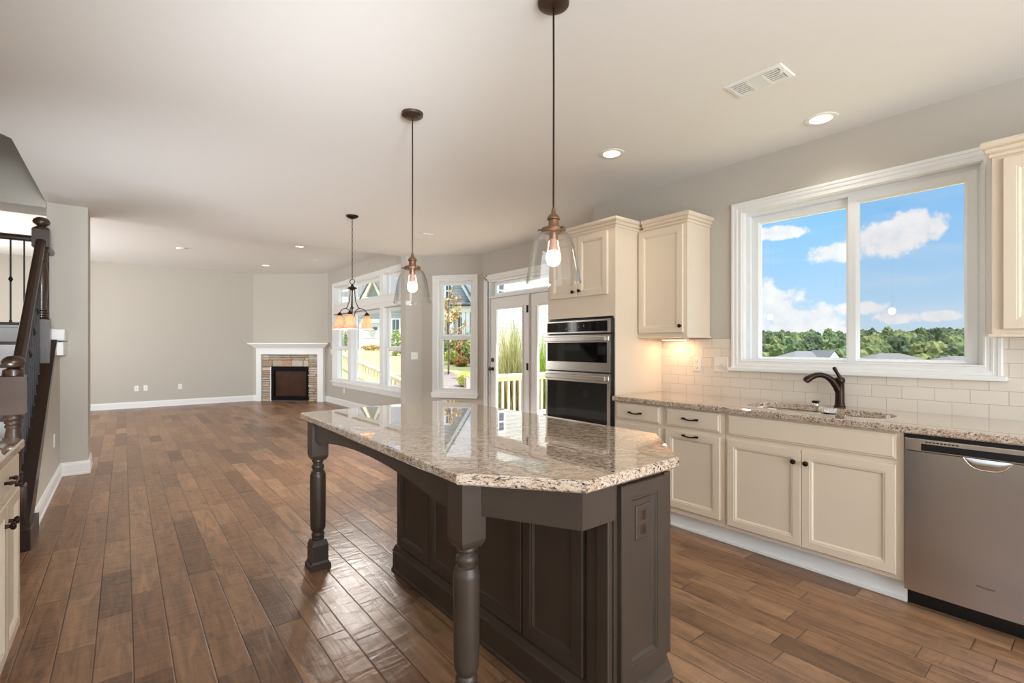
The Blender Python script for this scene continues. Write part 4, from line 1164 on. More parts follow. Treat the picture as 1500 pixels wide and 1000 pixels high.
# arched apron on the seating side
def apron(pt, name, x, th):
    m = MB(); m.prism(pt, [], x, x + th, lambda a, b, c: (c, a, b)); return m.build(name, DARK, t)
def arch_pts(p0, p1, zt, zb, za, sh=.14, n=18):
    pts = [(p0, zt), (p0, zb), (p0 + sh, zb - .0)]
    for i in range(n + 1):
        u = i / n; a = p0 + sh + (p1 - p0 - 2 * sh) * u
        pts.append((a, zb + .006 + (za - zb - .006) * math.sin(PI * u) ** .75))
    pts += [(p1 - sh, zb), (p1, zb), (p1, zt)]
    return pts
apron(arch_pts(1.4165, 2.9235, .875, .757, .812), 'arched_apron', .868, .022)
m = MB(); m.prism([(.9465, .875), (.9465, .757), (1.7535, .757), (1.7535, .875)], [], 2.95, 2.972, lambda a, b, c: (a, c, b)); m.build('end_apron', DARK, t)
P0 = Vector((.928, 1.3235)); P1 = Vector((1.092, 1.02)); dd = (P1 - P0).normalized(); nn = Vector((-dd.y, dd.x))
m = MB(); q = [P0, P1, P1 + nn * .02, P0 + nn * .02]
m.prism([tuple(v) for v in q], [], .746, .875); m.build('corner_apron', DARK, t)
m = MB(); m.box(1.092, IX0 - .002, 1.02, 1.045, .746, .875); m.build('return_apron', DARK, t)
# worktop
m = MB(); counter_loft(m, [(.81, 1.29), (1.062, .972), (1.551, .982), (1.893, 1.31), (1.893, 2.77), (1.893, 3.105), (.826, 3.06)], None, .876, .914)
tag(m.build('island_worktop', GRANITE), 'granite island worktop with clipped corners, glossy and reflecting the windows', 'countertop')

# ================================================================== LEFT COUNTER
LX = -.37
t = thing('base_cabinet', 'white base cabinet at the left edge under a granite end, drawer over door', 'cabinet', (-.7, 2.7, 0))
m = MB(); m.box(-1.016, LX, 1.2, 2.985, .105, .874); m.box(-1.016, LX - .06, 1.2, 2.985, 0, .105); m.build('carcass', CREAM, t)
def TLc(a, b, c): return (LX + c, a, b)
for y0, y1 in ((2.36, 2.955), (1.75, 2.34), (1.22, 1.73)):
    d = drawer(t, TLc, y0, y1, .738, .862); pull(d, TLc, (y0 + y1) / 2, .795)
    ym = (y0 + y1) / 2
    d = door(t, TLc, y0, ym - .002, .115, .708); knob(d, TLc, ym - .04, .63)
    d = door(t, TLc, ym + .002, y1, .115, .708); knob(d, TLc, ym + .04, .63)
m = MB(); counter_loft(m, [(-1.016, 1.2), (-.333, 1.2), (-.333, 2.93), (-.36, 3.0), (-1.016, 3.0)], None, .876, .914)
tag(m.build('countertop', GRANITE), 'granite countertop end at the left edge beside the stair', 'countertop')

# ================================================================== STAIRCASE
t = thing('staircase', 'staircase with dark wood newels, iron balusters and white risers', 'staircase', (-1.2, 5.3, 0))
LZ = 1.352; NR = 7; RI = LZ / NR; TRD = .254; YN = 6.0 - 6 * TRD
for i in range(NR):
    y = YN + i * TRD; z = RI * (i + 1)
    m = MB(); m.box(-1.899, -.605, y, y + .018, z - RI, z - .027); m.build('riser', TRIM, t)
    if i < NR - 1:
        m = MB(); m.box(-1.899, -.602, y - .028, y + TRD + .0, z - .027, z, b=.006); m.build('tread', STAIRWOOD, t)
m = MB(); m.box(-1.899, -.602, 5.972, 7.045, LZ - .027, LZ, b=.004); m.build('landing', STAIRWOOD, t)
m = MB(); m.box(-1.899, -.604, 6.95, 7.045, LZ, 1.50, b=.004); m.box(-1.899, -.604, 6.935, 7.05, 1.50, 1.525, b=.004); m.build('landing_curb', TRIM, t)
m = MB(); m.box(-.60, -.44, 6.27, 6.655, 1.365, 1.475, b=.01); m.box(-.50, -.45, 6.27, 6.655, 1.225, 1.35, b=.004); m.build('landing_skirt', TRIM, t)
# sloped cap and starting block
def cz(y): return max(0, .765 * (y - 4.47))
m = MB(); m.prism([(4.6, .0), (4.47, .0), (4.47, .10), (6.25, cz(6.25) + .012), (6.66, cz(6.25) + .012), (6.66, cz(6.25) - .03), (6.27, cz(6.25) - .03)], [], -.612, -.493, lambda a, b, c: (c, a, b))
m.build('sloped_cap', STAIRWOOD, t)
m = MB(); m.box(-.645, -.468, 4.36, 4.76, 0, .14, b=.004); m.build('starting_block', STAIRWOOD, t)
def newel(x, y, z0, zb0, zb1, ztop, tl):
    m = MB(); c = (x, y, 0); h = .058
    m.lathe([(.0, ztop), (.03, ztop - .005), (.052, ztop - .022), (.06, ztop - .042), (.056, ztop - .06), (.036, ztop - .078), (.028, ztop - .083), (.04, ztop - .088), (.052, ztop - .095), (.056, zb1 + .003), (.056, zb1)], c, 24, cap=False)
    m.squares([(h * .9, zb1 + .004), (h, zb1 - .006), (h, zb0 + .006), (h * .9, zb0)], c)
    prof = []; z = zb0
    for r, dz in ((.046, .0), (.05, .008), (.05, .018), (.04, .024), (.046, .032), (.046, .042), (.038, .048), (.044, .056), (.044, .064), (.036, .07), (.038, .08), (.046, .12), (.05, .16), (.044, .22), (.036, .27), (.034, .30)):
        prof.append((r, zb0 - dz * (tl - .09) / .30))
    zb = zb0 - tl + .09
    for dz in range(4):
        prof += [(.046, zb - .004 - dz * .02), (.046, zb - .014 - dz * .02), (.036, zb - .02 - dz * .02)]
    prof.append((.046, zb - .09))
    m.lathe(prof, c, 24, cap=False)
    m.squares([(h * .9, zb - .085), (h, zb - .095), (h, z0)], c)
    return m.build('newel_post', STAIRWOOD, t)
NX = -.575
newel(NX, 4.60, .14, .855, 1.115, 1.25, .475); newel(NX, 6.0, 1.16, 2.185, 2.35, 2.462, .63)
# lower newel: stained wood plug
def hz(y): return 1.06 + (2.225 - 1.06) * (y - 4.66) / (5.94 - 4.66)
m = MB(); vs = []; sec = [(-.03, -.02), (-.034, .0), (-.03, .022), (-.012, .032), (.012, .032), (.03, .022), (.034, .0), (.03, -.02), (.02, -.03), (-.02, -.03)]
def rail(pts, name):
    m = MB(); vs = []; fs = []; k = len(sec)
    for i, p in enumerate(pts):
        d_ = (Vector(pts[min(i + 1, len(pts) - 1)]) - Vector(pts[max(i - 1, 0)])); d_.z = 0; d_.normalize(); s_ = Vector((d_.y, -d_.x, 0))
        for (a, b) in sec: vs.append(Vector(p) + s_ * a + Vector((0, 0, b)))
    for i in range(len(pts) - 1):
        for j in range(k): l_ = (j + 1) % k; fs.append((i * k + j, i * k + l_, (i + 1) * k + l_, (i + 1) * k + j))
    fs.append(tuple(range(k))); fs.append(tuple((len(pts) - 1) * k + j for j in range(k)))
    m.add(vs, fs); return m.build(name, STAIRWOOD, t)
rail([(NX, 4.64, hz(4.64)), (NX, 5.95, hz(5.95))], 'handrail')
rail([(NX, 6.05, 2.24), (NX, 6.655, 2.24)], 'handrail')
rail([(-1.9, 7.0, 2.42), (-.61, 7.0, 2.42)], 'handrail')
m = MB(); m.box(-1.9, -.61, 6.97, 7.03, 1.525, 1.555, b=.006); m.build('shoe_rail', STAIRWOOD, t)
def baluster(x, y, z0, z1, knuckle):
    m = MB(); m.box(x - .0065, x + .0065, y - .0065, y + .0065, z0, z1)
    if knuckle:
        zc = z0 + (z1 - z0) * knuckle; m.lathe([(.007, zc - .03), (.012, zc - .018), (.02, zc), (.012, zc + .018), (.007, zc + .03)], (x, y, 0), 10)
    m.box(x - .011, x + .011, y - .011, y + .011, z0, z0 + .02)
    m.build('baluster', IRON, t)
for i in range(11):
    y = 4.76 + i * .105; baluster(NX, y, cz(y) + .04, hz(y) - .025, (.62 if i % 2 else .0))
for y in (6.18, 6.34, 6.5): baluster(NX, y, 1.475 if y > 6.27 else 1.36, 2.212, .42 if y == 6.34 else 0)
for i in range(9):
    x = -.70 - i * .098; baluster(x, 7.0, 1.555, 2.392, .52 if i % 3 == 2 else 0)

# ================================================================== FIREPLACE
loc, rz, FL = fr(LB, LA)
t = thing('fireplace', 'corner fireplace with white mantel surround and stacked stone face', 'fireplace', loc, rz)
def FB(m, x0, x1, c0, c1, z0, z1, b=0): m.box(x0, x1, -c1, -c0, z0, z1, b=b); return m
m = MB(); FB(m, .138, .262, .002, .10, 0, 1.233, .003); FB(m, 1.674, 1.818, .002, .10, 0, 1.233, .003); FB(m, .262, 1.674, .002, .10, 1.12, 1.233, .003)
m.build('surround', TRIM, t, True)
m = MB()
prf = [(.138, .10, 1.225), (.138, .105, 1.27), (.10, .125, 1.285), (.06, .15, 1.315), (.02, .175, 1.345), (.012, .185, 1.355), (-.02, .20, 1.362), (-.02, .20, 1.396)]
vs = []; fs = []
for (x, c, z) in prf: vs += [(x, -.002, z), (x, -c, z), (FL + .07 - x, -c, z), (FL + .07 - x, -.002, z)]
for k in range(len(prf) - 1):
    for i in range(4): j = (i + 1) % 4; fs.append((4 * k + i, 4 * k + j, 4 * k + 4 + j, 4 * k + 4 + i))
fs.append((0, 1, 2, 3)); k = 4 * (len(prf) - 1); fs.append((k, k + 1, k + 2, k + 3))
m.add(vs, fs); m.build('mantel', TRIM, t, True)
m = MB(); rs = random.Random(3)
def stone(x0, x1, z0, z1):
    d_ = .045 + rs.random() * .035; g = .004
    n0 = len(m.v); m.box(x0 + g, x1 - g, -d_, -.004, z0 + g, z1 - g, b=min(.012, (z1 - z0) * .3))
    for i in range(n0, len(m.v)):
        v = m.v[i]; m.v[i] = (v[0] + rs.uniform(-.004, .004), v[1] + rs.uniform(-.003, .003), v[2] + rs.uniform(-.003, .003))
def course(x0, x1, z0, z1, wmin, wmax, h0, h1):
    z = z0
    while z < z1 - .008:
        h = rs.uniform(h0, h1)
        if z + h > z1 - .012: h = z1 - z
        x = x0
        while x < x1 - .005:
            w = rs.uniform(wmin, wmax)
            if x + w > x1 - .05: w = x1 - x
            stone(x, x + w, z, z + h); x += w
        z += h
course(.262, .50, 0, .83, .12, .24, .04, .075); course(1.43, 1.674, 0, .83, .12, .24, .04, .075)
course(.262, 1.43, .83, .985, .24, .42, .14, .16); course(1.43, 1.674, .83, 1.12, .12, .24, .045, .07); course(.262, 1.43, .985, 1.12, .16, .36, .05, .085)
m.build('stone_face', STONE, t, True)
m = MB(); FB(m, .262, 1.674, .002, .03, 0, 1.12); m.build('mortar_bed', pm('mortar', (120, 110, 100), .9), t, True)
m = MB(); m.prism([(.518, .03), (1.43, .03), (1.43, .828), (.518, .828)], [[(.59, .13), (1.385, .13), (1.385, .72), (.59, .72)]], .03, .085, T_in); fb = m.build('firebox_frame', FIREBLACK, t, True)
m = MB(); FB(m, .59, 1.385, .032, .045, .13, .72); m.build('firebox_glass', FIREGLASS, fb, True)
m = MB(); FB(m, .49, .512, .03, .09, 0, .83, .003); m.build('edge_trim', TRIM, t, True)

# ================================================================== EXTERIOR
def smooth(t_): t_ = max(0, min(1, t_)); return t_ * t_ * (3 - 2 * t_)
def interp(r, tab):
    for (a, za), (b_, zb) in zip(tab, tab[1:]):
        if r <= b_: return za + (zb - za) * (r - a) / (b_ - a)
    return tab[-1][1]
LT = [(0, -.6), (8, -.6), (30, .95), (60, 1.3), (120, 4), (500, 10)]
VT = [(0, -.6), (9, -.6), (60, -4.6), (110, -5.4), (160, -4.6), (230, -2.2), (320, 0.6), (420, 2), (520, 2)]
def hgt(x, y):
    r = math.hypot(x, y); az = math.degrees(math.atan2(x, y)); w = smooth((az - 46) / 14)
    return interp(r, LT) * (1 - w) + interp(r, VT) * w
m = MB(); vs = []; fs = []
RS = [0.5, 4, 6, 8, 9, 11, 13, 16, 20, 25, 30, 36, 45, 60, 80, 110, 135, 160, 195, 230, 275, 320, 420, 520]
AZ = list(range(-6, 112, 3))
for r in RS:
    for a in AZ:
        x, y = r * math.sin(math.radians(a)), r * math.cos(math.radians(a)); vs.append((x, y, hgt(x, y)))
n = len(AZ)
for i in range(len(RS) - 1):
    for j in range(n - 1): fs.append((i * n + j, i * n + j + 1, (i + 1) * n + j + 1, (i + 1) * n + j))
m.add(vs, fs, True); struct(m.build('ground', LAWN))
m = MB(); vs = []; fs = []
MR = [8.5, 10, 12, 14, 16, 18, 20]; MA = [25 + 1.5 * i for i in range(16)]
for i, r in enumerate(MR):
    for a in MA:
        rr_ = r + (1.2 * math.sin(a * .9) if i == len(MR) - 1 else 0)
        x, y = rr_ * math.sin(math.radians(a)), rr_ * math.cos(math.radians(a)); vs.append((x, y, hgt(x, y) + .03))
n = len(MA)
for i in range(len(MR) - 1):
    for j in range(n - 1): fs.append((i * n + j, i * n + j + 1, (i + 1) * n + j + 1, (i + 1) * n + j))
m.add(vs, fs, True); struct(m.build('mulch_ground', MULCH))

SY, CY = math.sin(YAW), math.cos(YAW)
def at(u, d):                                   # point on the ground plan seen at column u, depth d
    k = (u - 750) / 710.34
    return Vector((d * (k * CY + SY), d * (CY - k * SY)))

# deck and railings
m = MB(); m.box(4.6, 7.4, 3.2, 7.3, -.30, -.12); tag(m.build('deck', RAILWOOD), 'small wooden deck outside the french door', 'deck')
def railing(P, Q, z0a, z0b, h, n, label, name='deck_railing'):
    P, Q = Vector(P), Vector(Q); L = (Q - P).length; d_ = (Q - P) / L; s_ = Vector((-d_.y, d_.x))
    t = thing(name, label, 'railing', (P.x, P.y, z0a))
    def bar(zo, hh, w, nm):
        m = MB(); vs = []
        for (p, z) in ((P, z0a), (Q, z0b)):
            for (a, b) in ((-w, 0), (w, 0), (w, hh), (-w, hh)): q = p + s_ * a; vs.append((q.x, q.y, z + zo + b))
        m.add(vs, [(0, 1, 5, 4), (1, 2, 6, 5), (2, 3, 7, 6), (3, 0, 4, 7), (0, 1, 2, 3), (4, 5, 6, 7)]); m.build(nm, RAILWOOD, t)
    bar(h - .04, .04, .07, 'cap_rail'); bar(h - .13, .085, .02, 'top_rail'); bar(.08, .085, .02, 'bottom_rail')
    for i in range(n):
        f = (i + .5) / n; p = P + (Q - P) * f; z = z0a + (z0b - z0a) * f
        m = MB(); m.box(p.x - .018, p.x + .018, p.y - .018, p.y + .018, z + .05, z + h - .06); m.build('baluster', RAILWOOD, t)
    for p, z in ((P, z0a), (Q, z0b)):
        m = MB(); m.box(p.x - .045, p.x + .045, p.y - .045, p.y + .045, z, z + h - .03); m.build('post', RAILWOOD, t)
railing((4.75, 7.2), (7.3, 7.2), -.12, -.12, .91, 18, 'bare lumber railing along the deck behind the french door')
railing((6.05, 12.5), (7.7, 23.0), -.5, .22, .9, 26, 'bare lumber railing sloping across the lawn outside the living room windows')

# neighbouring houses
def house_frame(u0, d):
    p = at(u0, d); z0 = hgt(p.x, p.y)
    X = lambda u: (u - u0) / 710.34 * d
    Z = lambda v: 1.3095 + (507.26 - v) / 710.34 * d - z0
    return (p.x, p.y, z0), X, Z
def hbox(t, name, mat, x0, x1, y0, y1, z0, z1, parent=None): m = MB(); m.box(x0, x1, y0, y1, z0, z1); return m.build(name, mat, parent or t, True)
TXZ = lambda a, b, c: (a, c, b)
def hwin(t, x0, x1, z0, z1, y, bars=True):
    f = MB(); f.prism([(x0 - .09, z0 - .09), (x1 + .09, z0 - .09), (x1 + .09, z1 + .09), (x0 - .09, z1 + .09)], [[(x0, z0), (x1, z0), (x1, z1), (x0, z1)]], y - .06, y + .02, TXZ)
    f.box(x0, x1, y - .05, y, (z0 + z1) / 2 - .03, (z0 + z1) / 2 + .03)
    f.box((x0 + x1) / 2 - .015, (x0 + x1) / 2 + .015, y - .04, y, z0, z1)
    o = f.build('window', TRIM, t, True)
    hbox(t, 'pane', GLASSDK, x0, x1, y - .02, y - .004, z0, z1, o)
# A: gray garage house beyond the lawn
loc, X, Z = house_frame(545, 36)
t = thing('house', 'gray neighbor house with a white garage door and a cream-edged dormer, beyond the lawn', 'house', loc, -YAW)
hbox(t, 'wall', LAPGRAY, X(440), X(640), .0, 7, -.3, Z(436))
m = MB(); m.prism([(-.5, Z(438)), (-.35, Z(438) - .12), (7.5, Z(350)), (7.5, Z(350) + .1)], [], X(430), X(650), lambda a, b, c: (c, a, b)); m.build('roof', ROOF, t, True)
hbox(t, 'eave_trim', TRIM, X(435), X(645), -.55, -.45, Z(445), Z(436))
gd = hbox(t, 'garage_door', GARAGE, X(530), X(560), -.06, .02, 0.0, Z(473))
for a, b_ in ((533, 540), (544, 553)): hbox(t, 'garage_window', GLASSDK, X(a), X(b_), -.09, -.06, Z(483), Z(479), gd)
for i in range(3): hbox(t, 'garage_seam', TRIM, X(530), X(560), -.075, -.06, Z(487 + 8 * i), Z(486.4 + 8 * i), gd)
hbox(t, 'garage_trim', TRIM, X(527), X(563), -.10, -.02, Z(473), Z(467)); hbox(t, 'garage_trim', TRIM, X(527), X(530), -.10, -.02, 0, Z(467)); hbox(t, 'garage_trim', TRIM, X(560), X(563), -.10, -.02, 0, Z(467))
hbox(t, 'corner_board', TRIM, X(520), X(523), -.08, 0, 0, Z(445))
hwin(t, X(505), X(513), Z(500), Z(470), -.02); hwin(t, X(575), X(585), Z(500), Z(468), -.02)
m = MB(); m.prism([(X(532), Z(442)), (X(566), Z(442)), (X(549), Z(412))], [], -.3, 3, TXZ); m.build('dormer_face', GRAYBB, t, True)
for (a, b_) in ((X(530), X(549)), (X(568), X(549))):
    m = MB(); w_ = (X(536) - X(530)) * (1 if b_ > a else -1)
    m.prism([(a, Z(444)), (a + w_, Z(444)), (b_ + w_ * .1, Z(410) - .15), (b_, Z(408))], [], -.7, -.2, TXZ); m.build('barge_board', CREAMTRIM, t, True)
for (a, b_) in ((X(529), X(549)), (X(569), X(549))):
    m = MB(); m.prism([(a, Z(444)), (b_, Z(408)), (b_, Z(408) + .12), (a, Z(444) + .12)], [], -.8, 4, TXZ); m.build('dormer_roof', ROOF, t, True)
hbox(t, 'porch_beam', CREAMTRIM, X(470), X(532), -1.6, -1.4, Z(430), Z(424)); hbox(t, 'porch_column', TRIM, X(494), X(497), -1.6, -1.35, 0, Z(430))
# B: gray shake gable with a porch
loc, X, Z = house_frame(668, 28)
t = thing('house', 'gray shake-sided house with a white-edged gable and columned porch, behind the shrubs', 'house', loc, -YAW)
AP = (X(650), Z(372)); 
m = MB(); m.prism([(X(600), -.3), (X(706), -.3), (X(706), Z(466)), (X(696), Z(452)), AP, (X(600), Z(440))], [], 0, 6, TXZ); m.build('wall', SHAKE, t, True)
def slope(xa, za, xb, zb, nm, mat, y0, y1, th):
    m = MB(); m.prism([(xa, za), (xb, zb), (xb, zb + th), (xa, za + th)], [], y0, y1, TXZ); m.build(nm, mat, t, True)
slope(X(698), Z(456) - .05, AP[0], AP[1] - .05, 'barge_board', TRIM, -.35, -.2, .3); slope(X(700), Z(456) + .2, AP[0], AP[1] + .25, 'roof', ROOF, -.5, 6.3, .14)
slope(X(598), Z(446), AP[0], AP[1] - .05, 'barge_board', TRIM, -.35, -.2, .3); slope(X(596), Z(446) + .25, AP[0], AP[1] + .25, 'roof', ROOF, -.5, 6.3, .14)
hwin(t, X(653.5), X(661), Z(437), Z(415), -.01)
m = MB(); m.prism([(-.02, Z(441)), (-1.7, Z(449)), (-1.7, Z(451)), (-.02, Z(451))], [], X(664), X(712), lambda a, b, c: (c, a, b)); m.build('porch_roof', ROOF, t, True)
hbox(t, 'porch_beam', CREAMTRIM, X(665), X(711), -1.6, -1.35, Z(460), Z(451.5))
hbox(t, 'porch_wall', TANWALL, X(640), X(711), -.06, -.005, Z(506), Z(455))
for u in (666.5, 683, 689): hbox(t, 'porch_column', TRIM, X(u) - .1, X(u) + .1, -1.58, -1.38, Z(508), Z(460))
hwin(t, X(671.5), X(677.5), Z(495), Z(465), -.07)
hbox(t, 'porch_floor', TANWALL, X(660), X(711), -1.7, 0, -.3, Z(506))
# C: white lap-sided house beyond the deck
t = thing('house', 'white lap-sided house wall beyond the grasses, seen through the french door', 'house', (11.5, 16, hgt(11.5, 16)))
z0 = hgt(11.5, 16)
m = MB(); m.prism([(0, 0), (12, 0), (16.4, 6), (4.4, 6)], [], -.6, 6.2 - z0); m.build('wall', LAPWHITE, t, True)
hwin(t, .3, .82, 3.25 - z0, 4.0 - z0, -.01)
m = MB(); vs = [(-.2, -.4, 6.2 - z0), (12.2, -.4, 6.2 - z0), (16.8, 6.3, 6.2 - z0), (4.4, 6.3, 6.2 - z0), (2.3, 3, 8.4 - z0), (14.3, 3, 8.4 - z0)]
m.add(vs, [(0, 1, 5, 4), (2, 3, 4, 5), (0, 4, 3), (1, 2, 5), (0, 3, 2, 1)]); m.build('roof', ROOF, t, True)
hbox(t, 'corner_board', TRIM, -.03, .12, -.03, .1, -.6, 6.2 - z0)

# vegetation
def leaves(m, n, pos, size, rs, flat=.0):
    for _ in range(n):
        p = pos(rs); s_ = size * rs.uniform(.6, 1.3)
        a = Vector((rs.gauss(0, 1), rs.gauss(0, 1), rs.gauss(0, 1))).normalized(); b_ = a.orthogonal().normalized()
        b_ = Matrix.Rotation(rs.uniform(0, 6.28), 3, a) @ b_
        a = a * s_; b_ = b_ * s_ * .55
        m.add([p - a, p + b_ - a * .1, p + a, p - b_ - a * .1], [(0, 1, 2, 3)])
def blob(rx, ry, rz, cz_):
    def f(rs):
        while True:
            v = Vector((rs.uniform(-1, 1), rs.uniform(-1, 1), rs.uniform(-1, 1)))
            if .35 < v.length < 1: break
        return Vector((v.x * rx, v.y * ry, cz_ + v.z * rz))
    return f
def shrub(u, d, rx, rz, mat, label, n=500, size=.09, seed=1, name='shrub', group=None, stem=False):
    p = at(u, d); z0 = hgt(p.x, p.y); rs = random.Random(seed)
    t = thing(name, label, 'shrub' if name == 'shrub' else 'tree', (p.x, p.y, z0), group=group)
    m = MB(); leaves(m, n, blob(rx, rx, rz, rz * 1.0), size, rs); m.build('foliage', mat, t, True)
    m = MB()
    for k in range(5):
        a = rs.uniform(0, 6.28); m.tube([(0, 0, 0), (rx * .3 * math.cos(a), rx * .3 * math.sin(a), rz * .6), (rx * .6 * math.cos(a), rx * .6 * math.sin(a), rz * 1.2)], [.025, .018, .008], 5)
    m.build('stems', BARK, t, True)
shrub(683.5, 16, .33, .26, LEAFY, 'round yellow-green shrub on the mulch below the bay window', 700, .05, 11)
for i, (u, d, rx, rz, mt, lb) in enumerate([
    (647, 25, .42, .62, LEAF, 'green shrub below the porch, leftmost in the bay window'), (661, 23, .36, .36, LEAFY, 'low yellowish shrub in front of the porch bed'),
    (666, 25.3, .36, .55, LEAF, 'green shrub left of the red patio chair'), (688, 23.5, .4, .75, LEAF, 'tall green shrub right of the red patio chair'),
    (675, 22.2, .36, .22, LEAFT, 'low russet plant in front of the red patio chair'),
    (544, 34.4, .75, .2, LEAFT, 'flowering low shrub at the foot of the garage wall'), (564, 33.5, .4, .3, LEAF, 'small green shrub right of the garage'),
    (580, 27, .45, .75, LEAF, 'green shrub at the right edge of the living room windows'), (506, 30, .5, 1.6, LEAF, 'slim green shrub at the left edge of the living room windows'),
    (771, 13.9, .5, .55, TWIG, 'russet twiggy shrub behind the deck railing, below the tall grasses'), (737, 14.4, .5, .55, TWIG, 'russet twiggy shrub behind the deck railing at the door knob side'),
    (804, 13.0, .5, .55, TWIG, 'russet twiggy shrub behind the deck railing by the oven cabinet')]):
    shrub(u, d, rx, rz, mt, lb, 500, .075, 20 + i)
# small turning tree
p = at(657, 19); z0 = hgt(p.x, p.y); rs = random.Random(5)
t = thing('tree', 'small slender tree with turning leaves outside the bay window', 'tree', (p.x, p.y, z0))
m = MB(); m.tube([(0, 0, 0), (.02, 0, 1.0), (-.03, .02, 2.0), (0, 0, 3.0)], [.04, .035, .025, .01], 6)
br = []
for k in range(16):
    z = .9 + k * .13; a = k * 2.4; L_ = .85 - k * .03; e_ = (L_ * math.cos(a), L_ * math.sin(a), z + .45); br.append(((0, 0, z), e_)); m.tube([(0, 0, z), (e_[0] * .5, e_[1] * .5, z + .18), e_], [.014, .01, .004], 4)
m.build('trunk', BARK, t, True)
m = MB()
def onbr(rs):
    a, b_ = br[rs.randrange(len(br))]; f = rs.uniform(.35, 1.05); return Vector(a).lerp(Vector(b_), f) + Vector((rs.gauss(0, .07), rs.gauss(0, .07), rs.gauss(0, .07)))
leaves(m, 900, onbr, .055, rs); m.build('foliage', LEAFT, t, True)
p = at(690, 17.5); z0 = hgt(p.x, p.y)
t = thing('tree', 'thin bare-stemmed sapling above the yellow shrub', 'tree', (p.x, p.y, z0))
m = MB(); m.tube([(0, 0, 0), (-.03, 0, .6), (.0, 0, 1.4)], [.02, .015, .006], 5); m.build('trunk', BARK, t, True)
m = MB(); leaves(m, 160, blob(.22, .22, .45, 1.35), .05, rs); m.build('foliage', LEAF, t, True)
# ornamental grasses
def grass(u, d, n, h, spread, mat, label, seed):
    p = at(u, d); z0 = hgt(p.x, p.y); rs = random.Random(seed)
    m = MB()
    for _ in range(n):
        a = rs.uniform(0, 6.28); L_ = h * rs.uniform(.55, 1.05); lean = spread * rs.random() ** .7; w = .012 * rs.uniform(.7, 1.6)
        bx, by = .25 * rs.gauss(0, .5), .25 * rs.gauss(0, .5); dx_, dy_ = math.cos(a), math.sin(a); px, py = -dy_ * w, dx_ * w
        vs = []
        for k in range(6):
            f = k / 5; r = lean * f ** 2.2; z = L_ * (f - .18 * lean * f ** 3); ww = 1 - f * .85
            vs += [(bx + dx_ * r - px * ww, by + dy_ * r - py * ww, z), (bx + dx_ * r + px * ww, by + dy_ * r + py * ww, z)]
        m.add(vs, [(2 * k, 2 * k + 1, 2 * k + 3, 2 * k + 2) for k in range(5)])
    o = m.build('ornamental_grass', mat); o.location = (p.x, p.y, z0); tag(o, label, 'ornamental grass')
grass(749, 11.3, 650, 2.35, .75, GRASSBL, 'tall feathery ornamental grass clump seen through the left door glass', 1)
grass(800, 10.8, 650, 2.1, .7, GRASSGN, 'tall fresh green grass clump seen beside the ovens', 2)
grass(738, 12, 300, 1.5, .6, GRASSBL, 'shorter dry grass clump nearest the door knob', 3)
# red patio chair on the neighbour porch
p = at(679.5, 25); z0 = hgt(p.x, p.y)
t = thing('patio_chair', 'red slatted patio chair among the shrubs by the porch', 'chair', (p.x, p.y, z0), -YAW - .5)
m = MB(); m.box(-.26, .26, -.25, .25, .36, .40); m.build('seat', RED, t, True)
m = MB()
for i in range(5): m.box(-.26 + i * .11, -.18 + i * .11, .24, .28, .38, 1.0 + .05 * (2 - abs(i - 2)))
m.build('backrest', RED, t, True)
for sx in (-.27, .23):
    m = MB(); m.box(sx, sx + .05, -.28, -.22, 0, .56); m.build('leg', RED, t, True); m = MB(); m.box(sx, sx + .05, .2, .26, 0, .56); m.build('leg', RED, t, True)
    m = MB(); m.box(sx - .03, sx + .08, -.3, .28, .56, .59); m.build('armrest', RED, t, True)

# valley houses seen from the sink window
def roof_house(u, d, w, dep, zr, ze, label, gable, rot):
    p = at(u, d); z0 = hgt(p.x, p.y); t = thing('house', label, 'house', (p.x, p.y, z0), -YAW + rot)
    zr -= z0; ze -= z0
    m = MB(); m.box(-w / 2 + .4, w / 2 - .4, -dep / 2 + .4, dep / 2 - .4, -1, ze + .05); m.build('wall', LAPWHITE, t, True)
    m = MB(); h = w / 2; e = dep / 2; q = h - e * .9
    m.add([(-h, -e, ze), (h, -e, ze), (h, e, ze), (-h, e, ze), (-q, 0, zr), (q, 0, zr)], [(0, 1, 5, 4), (1, 2, 5), (2, 3, 4, 5), (3, 0, 4), (0, 1, 2, 3)]); m.build('roof', ROOF, t, True)
    if gable:
        m = MB(); m.add([(gable - 2, -e - 1.4, ze - .1), (gable + 2, -e - 1.4, ze - .1), (gable, -e - 1.4, zr + .2), (gable - 2, 0, ze - .1), (gable + 2, 0, ze - .1), (gable, 0, zr + .2)], [(0, 2, 5, 3), (1, 4, 5, 2)])
        m.build('gable_roof', ROOF, t, True)
        m = MB(); m.prism([(gable - 1.75, ze - .1), (gable + 1.75, ze - .1), (gable, zr)], [], -e - 1.2, -e - 1.1, TXZ); m.build('gable_face', TRIM, t, True)
roof_house(1176, 100, 11.5, 9, .35, -1.6, 'pale house roof with a white gable in the valley, left pane of the sink window', 2.2, .15)
roof_house(1303, 93, 11, 8, -.0, -1.5, 'gray hipped roof in the valley at the left of the right window pane', 0, -.1)
roof_house(1408, 79, 11.5, 8, -.25, -1.6, 'gray hipped roof in the valley at the right edge of the sink window', 0, .1)

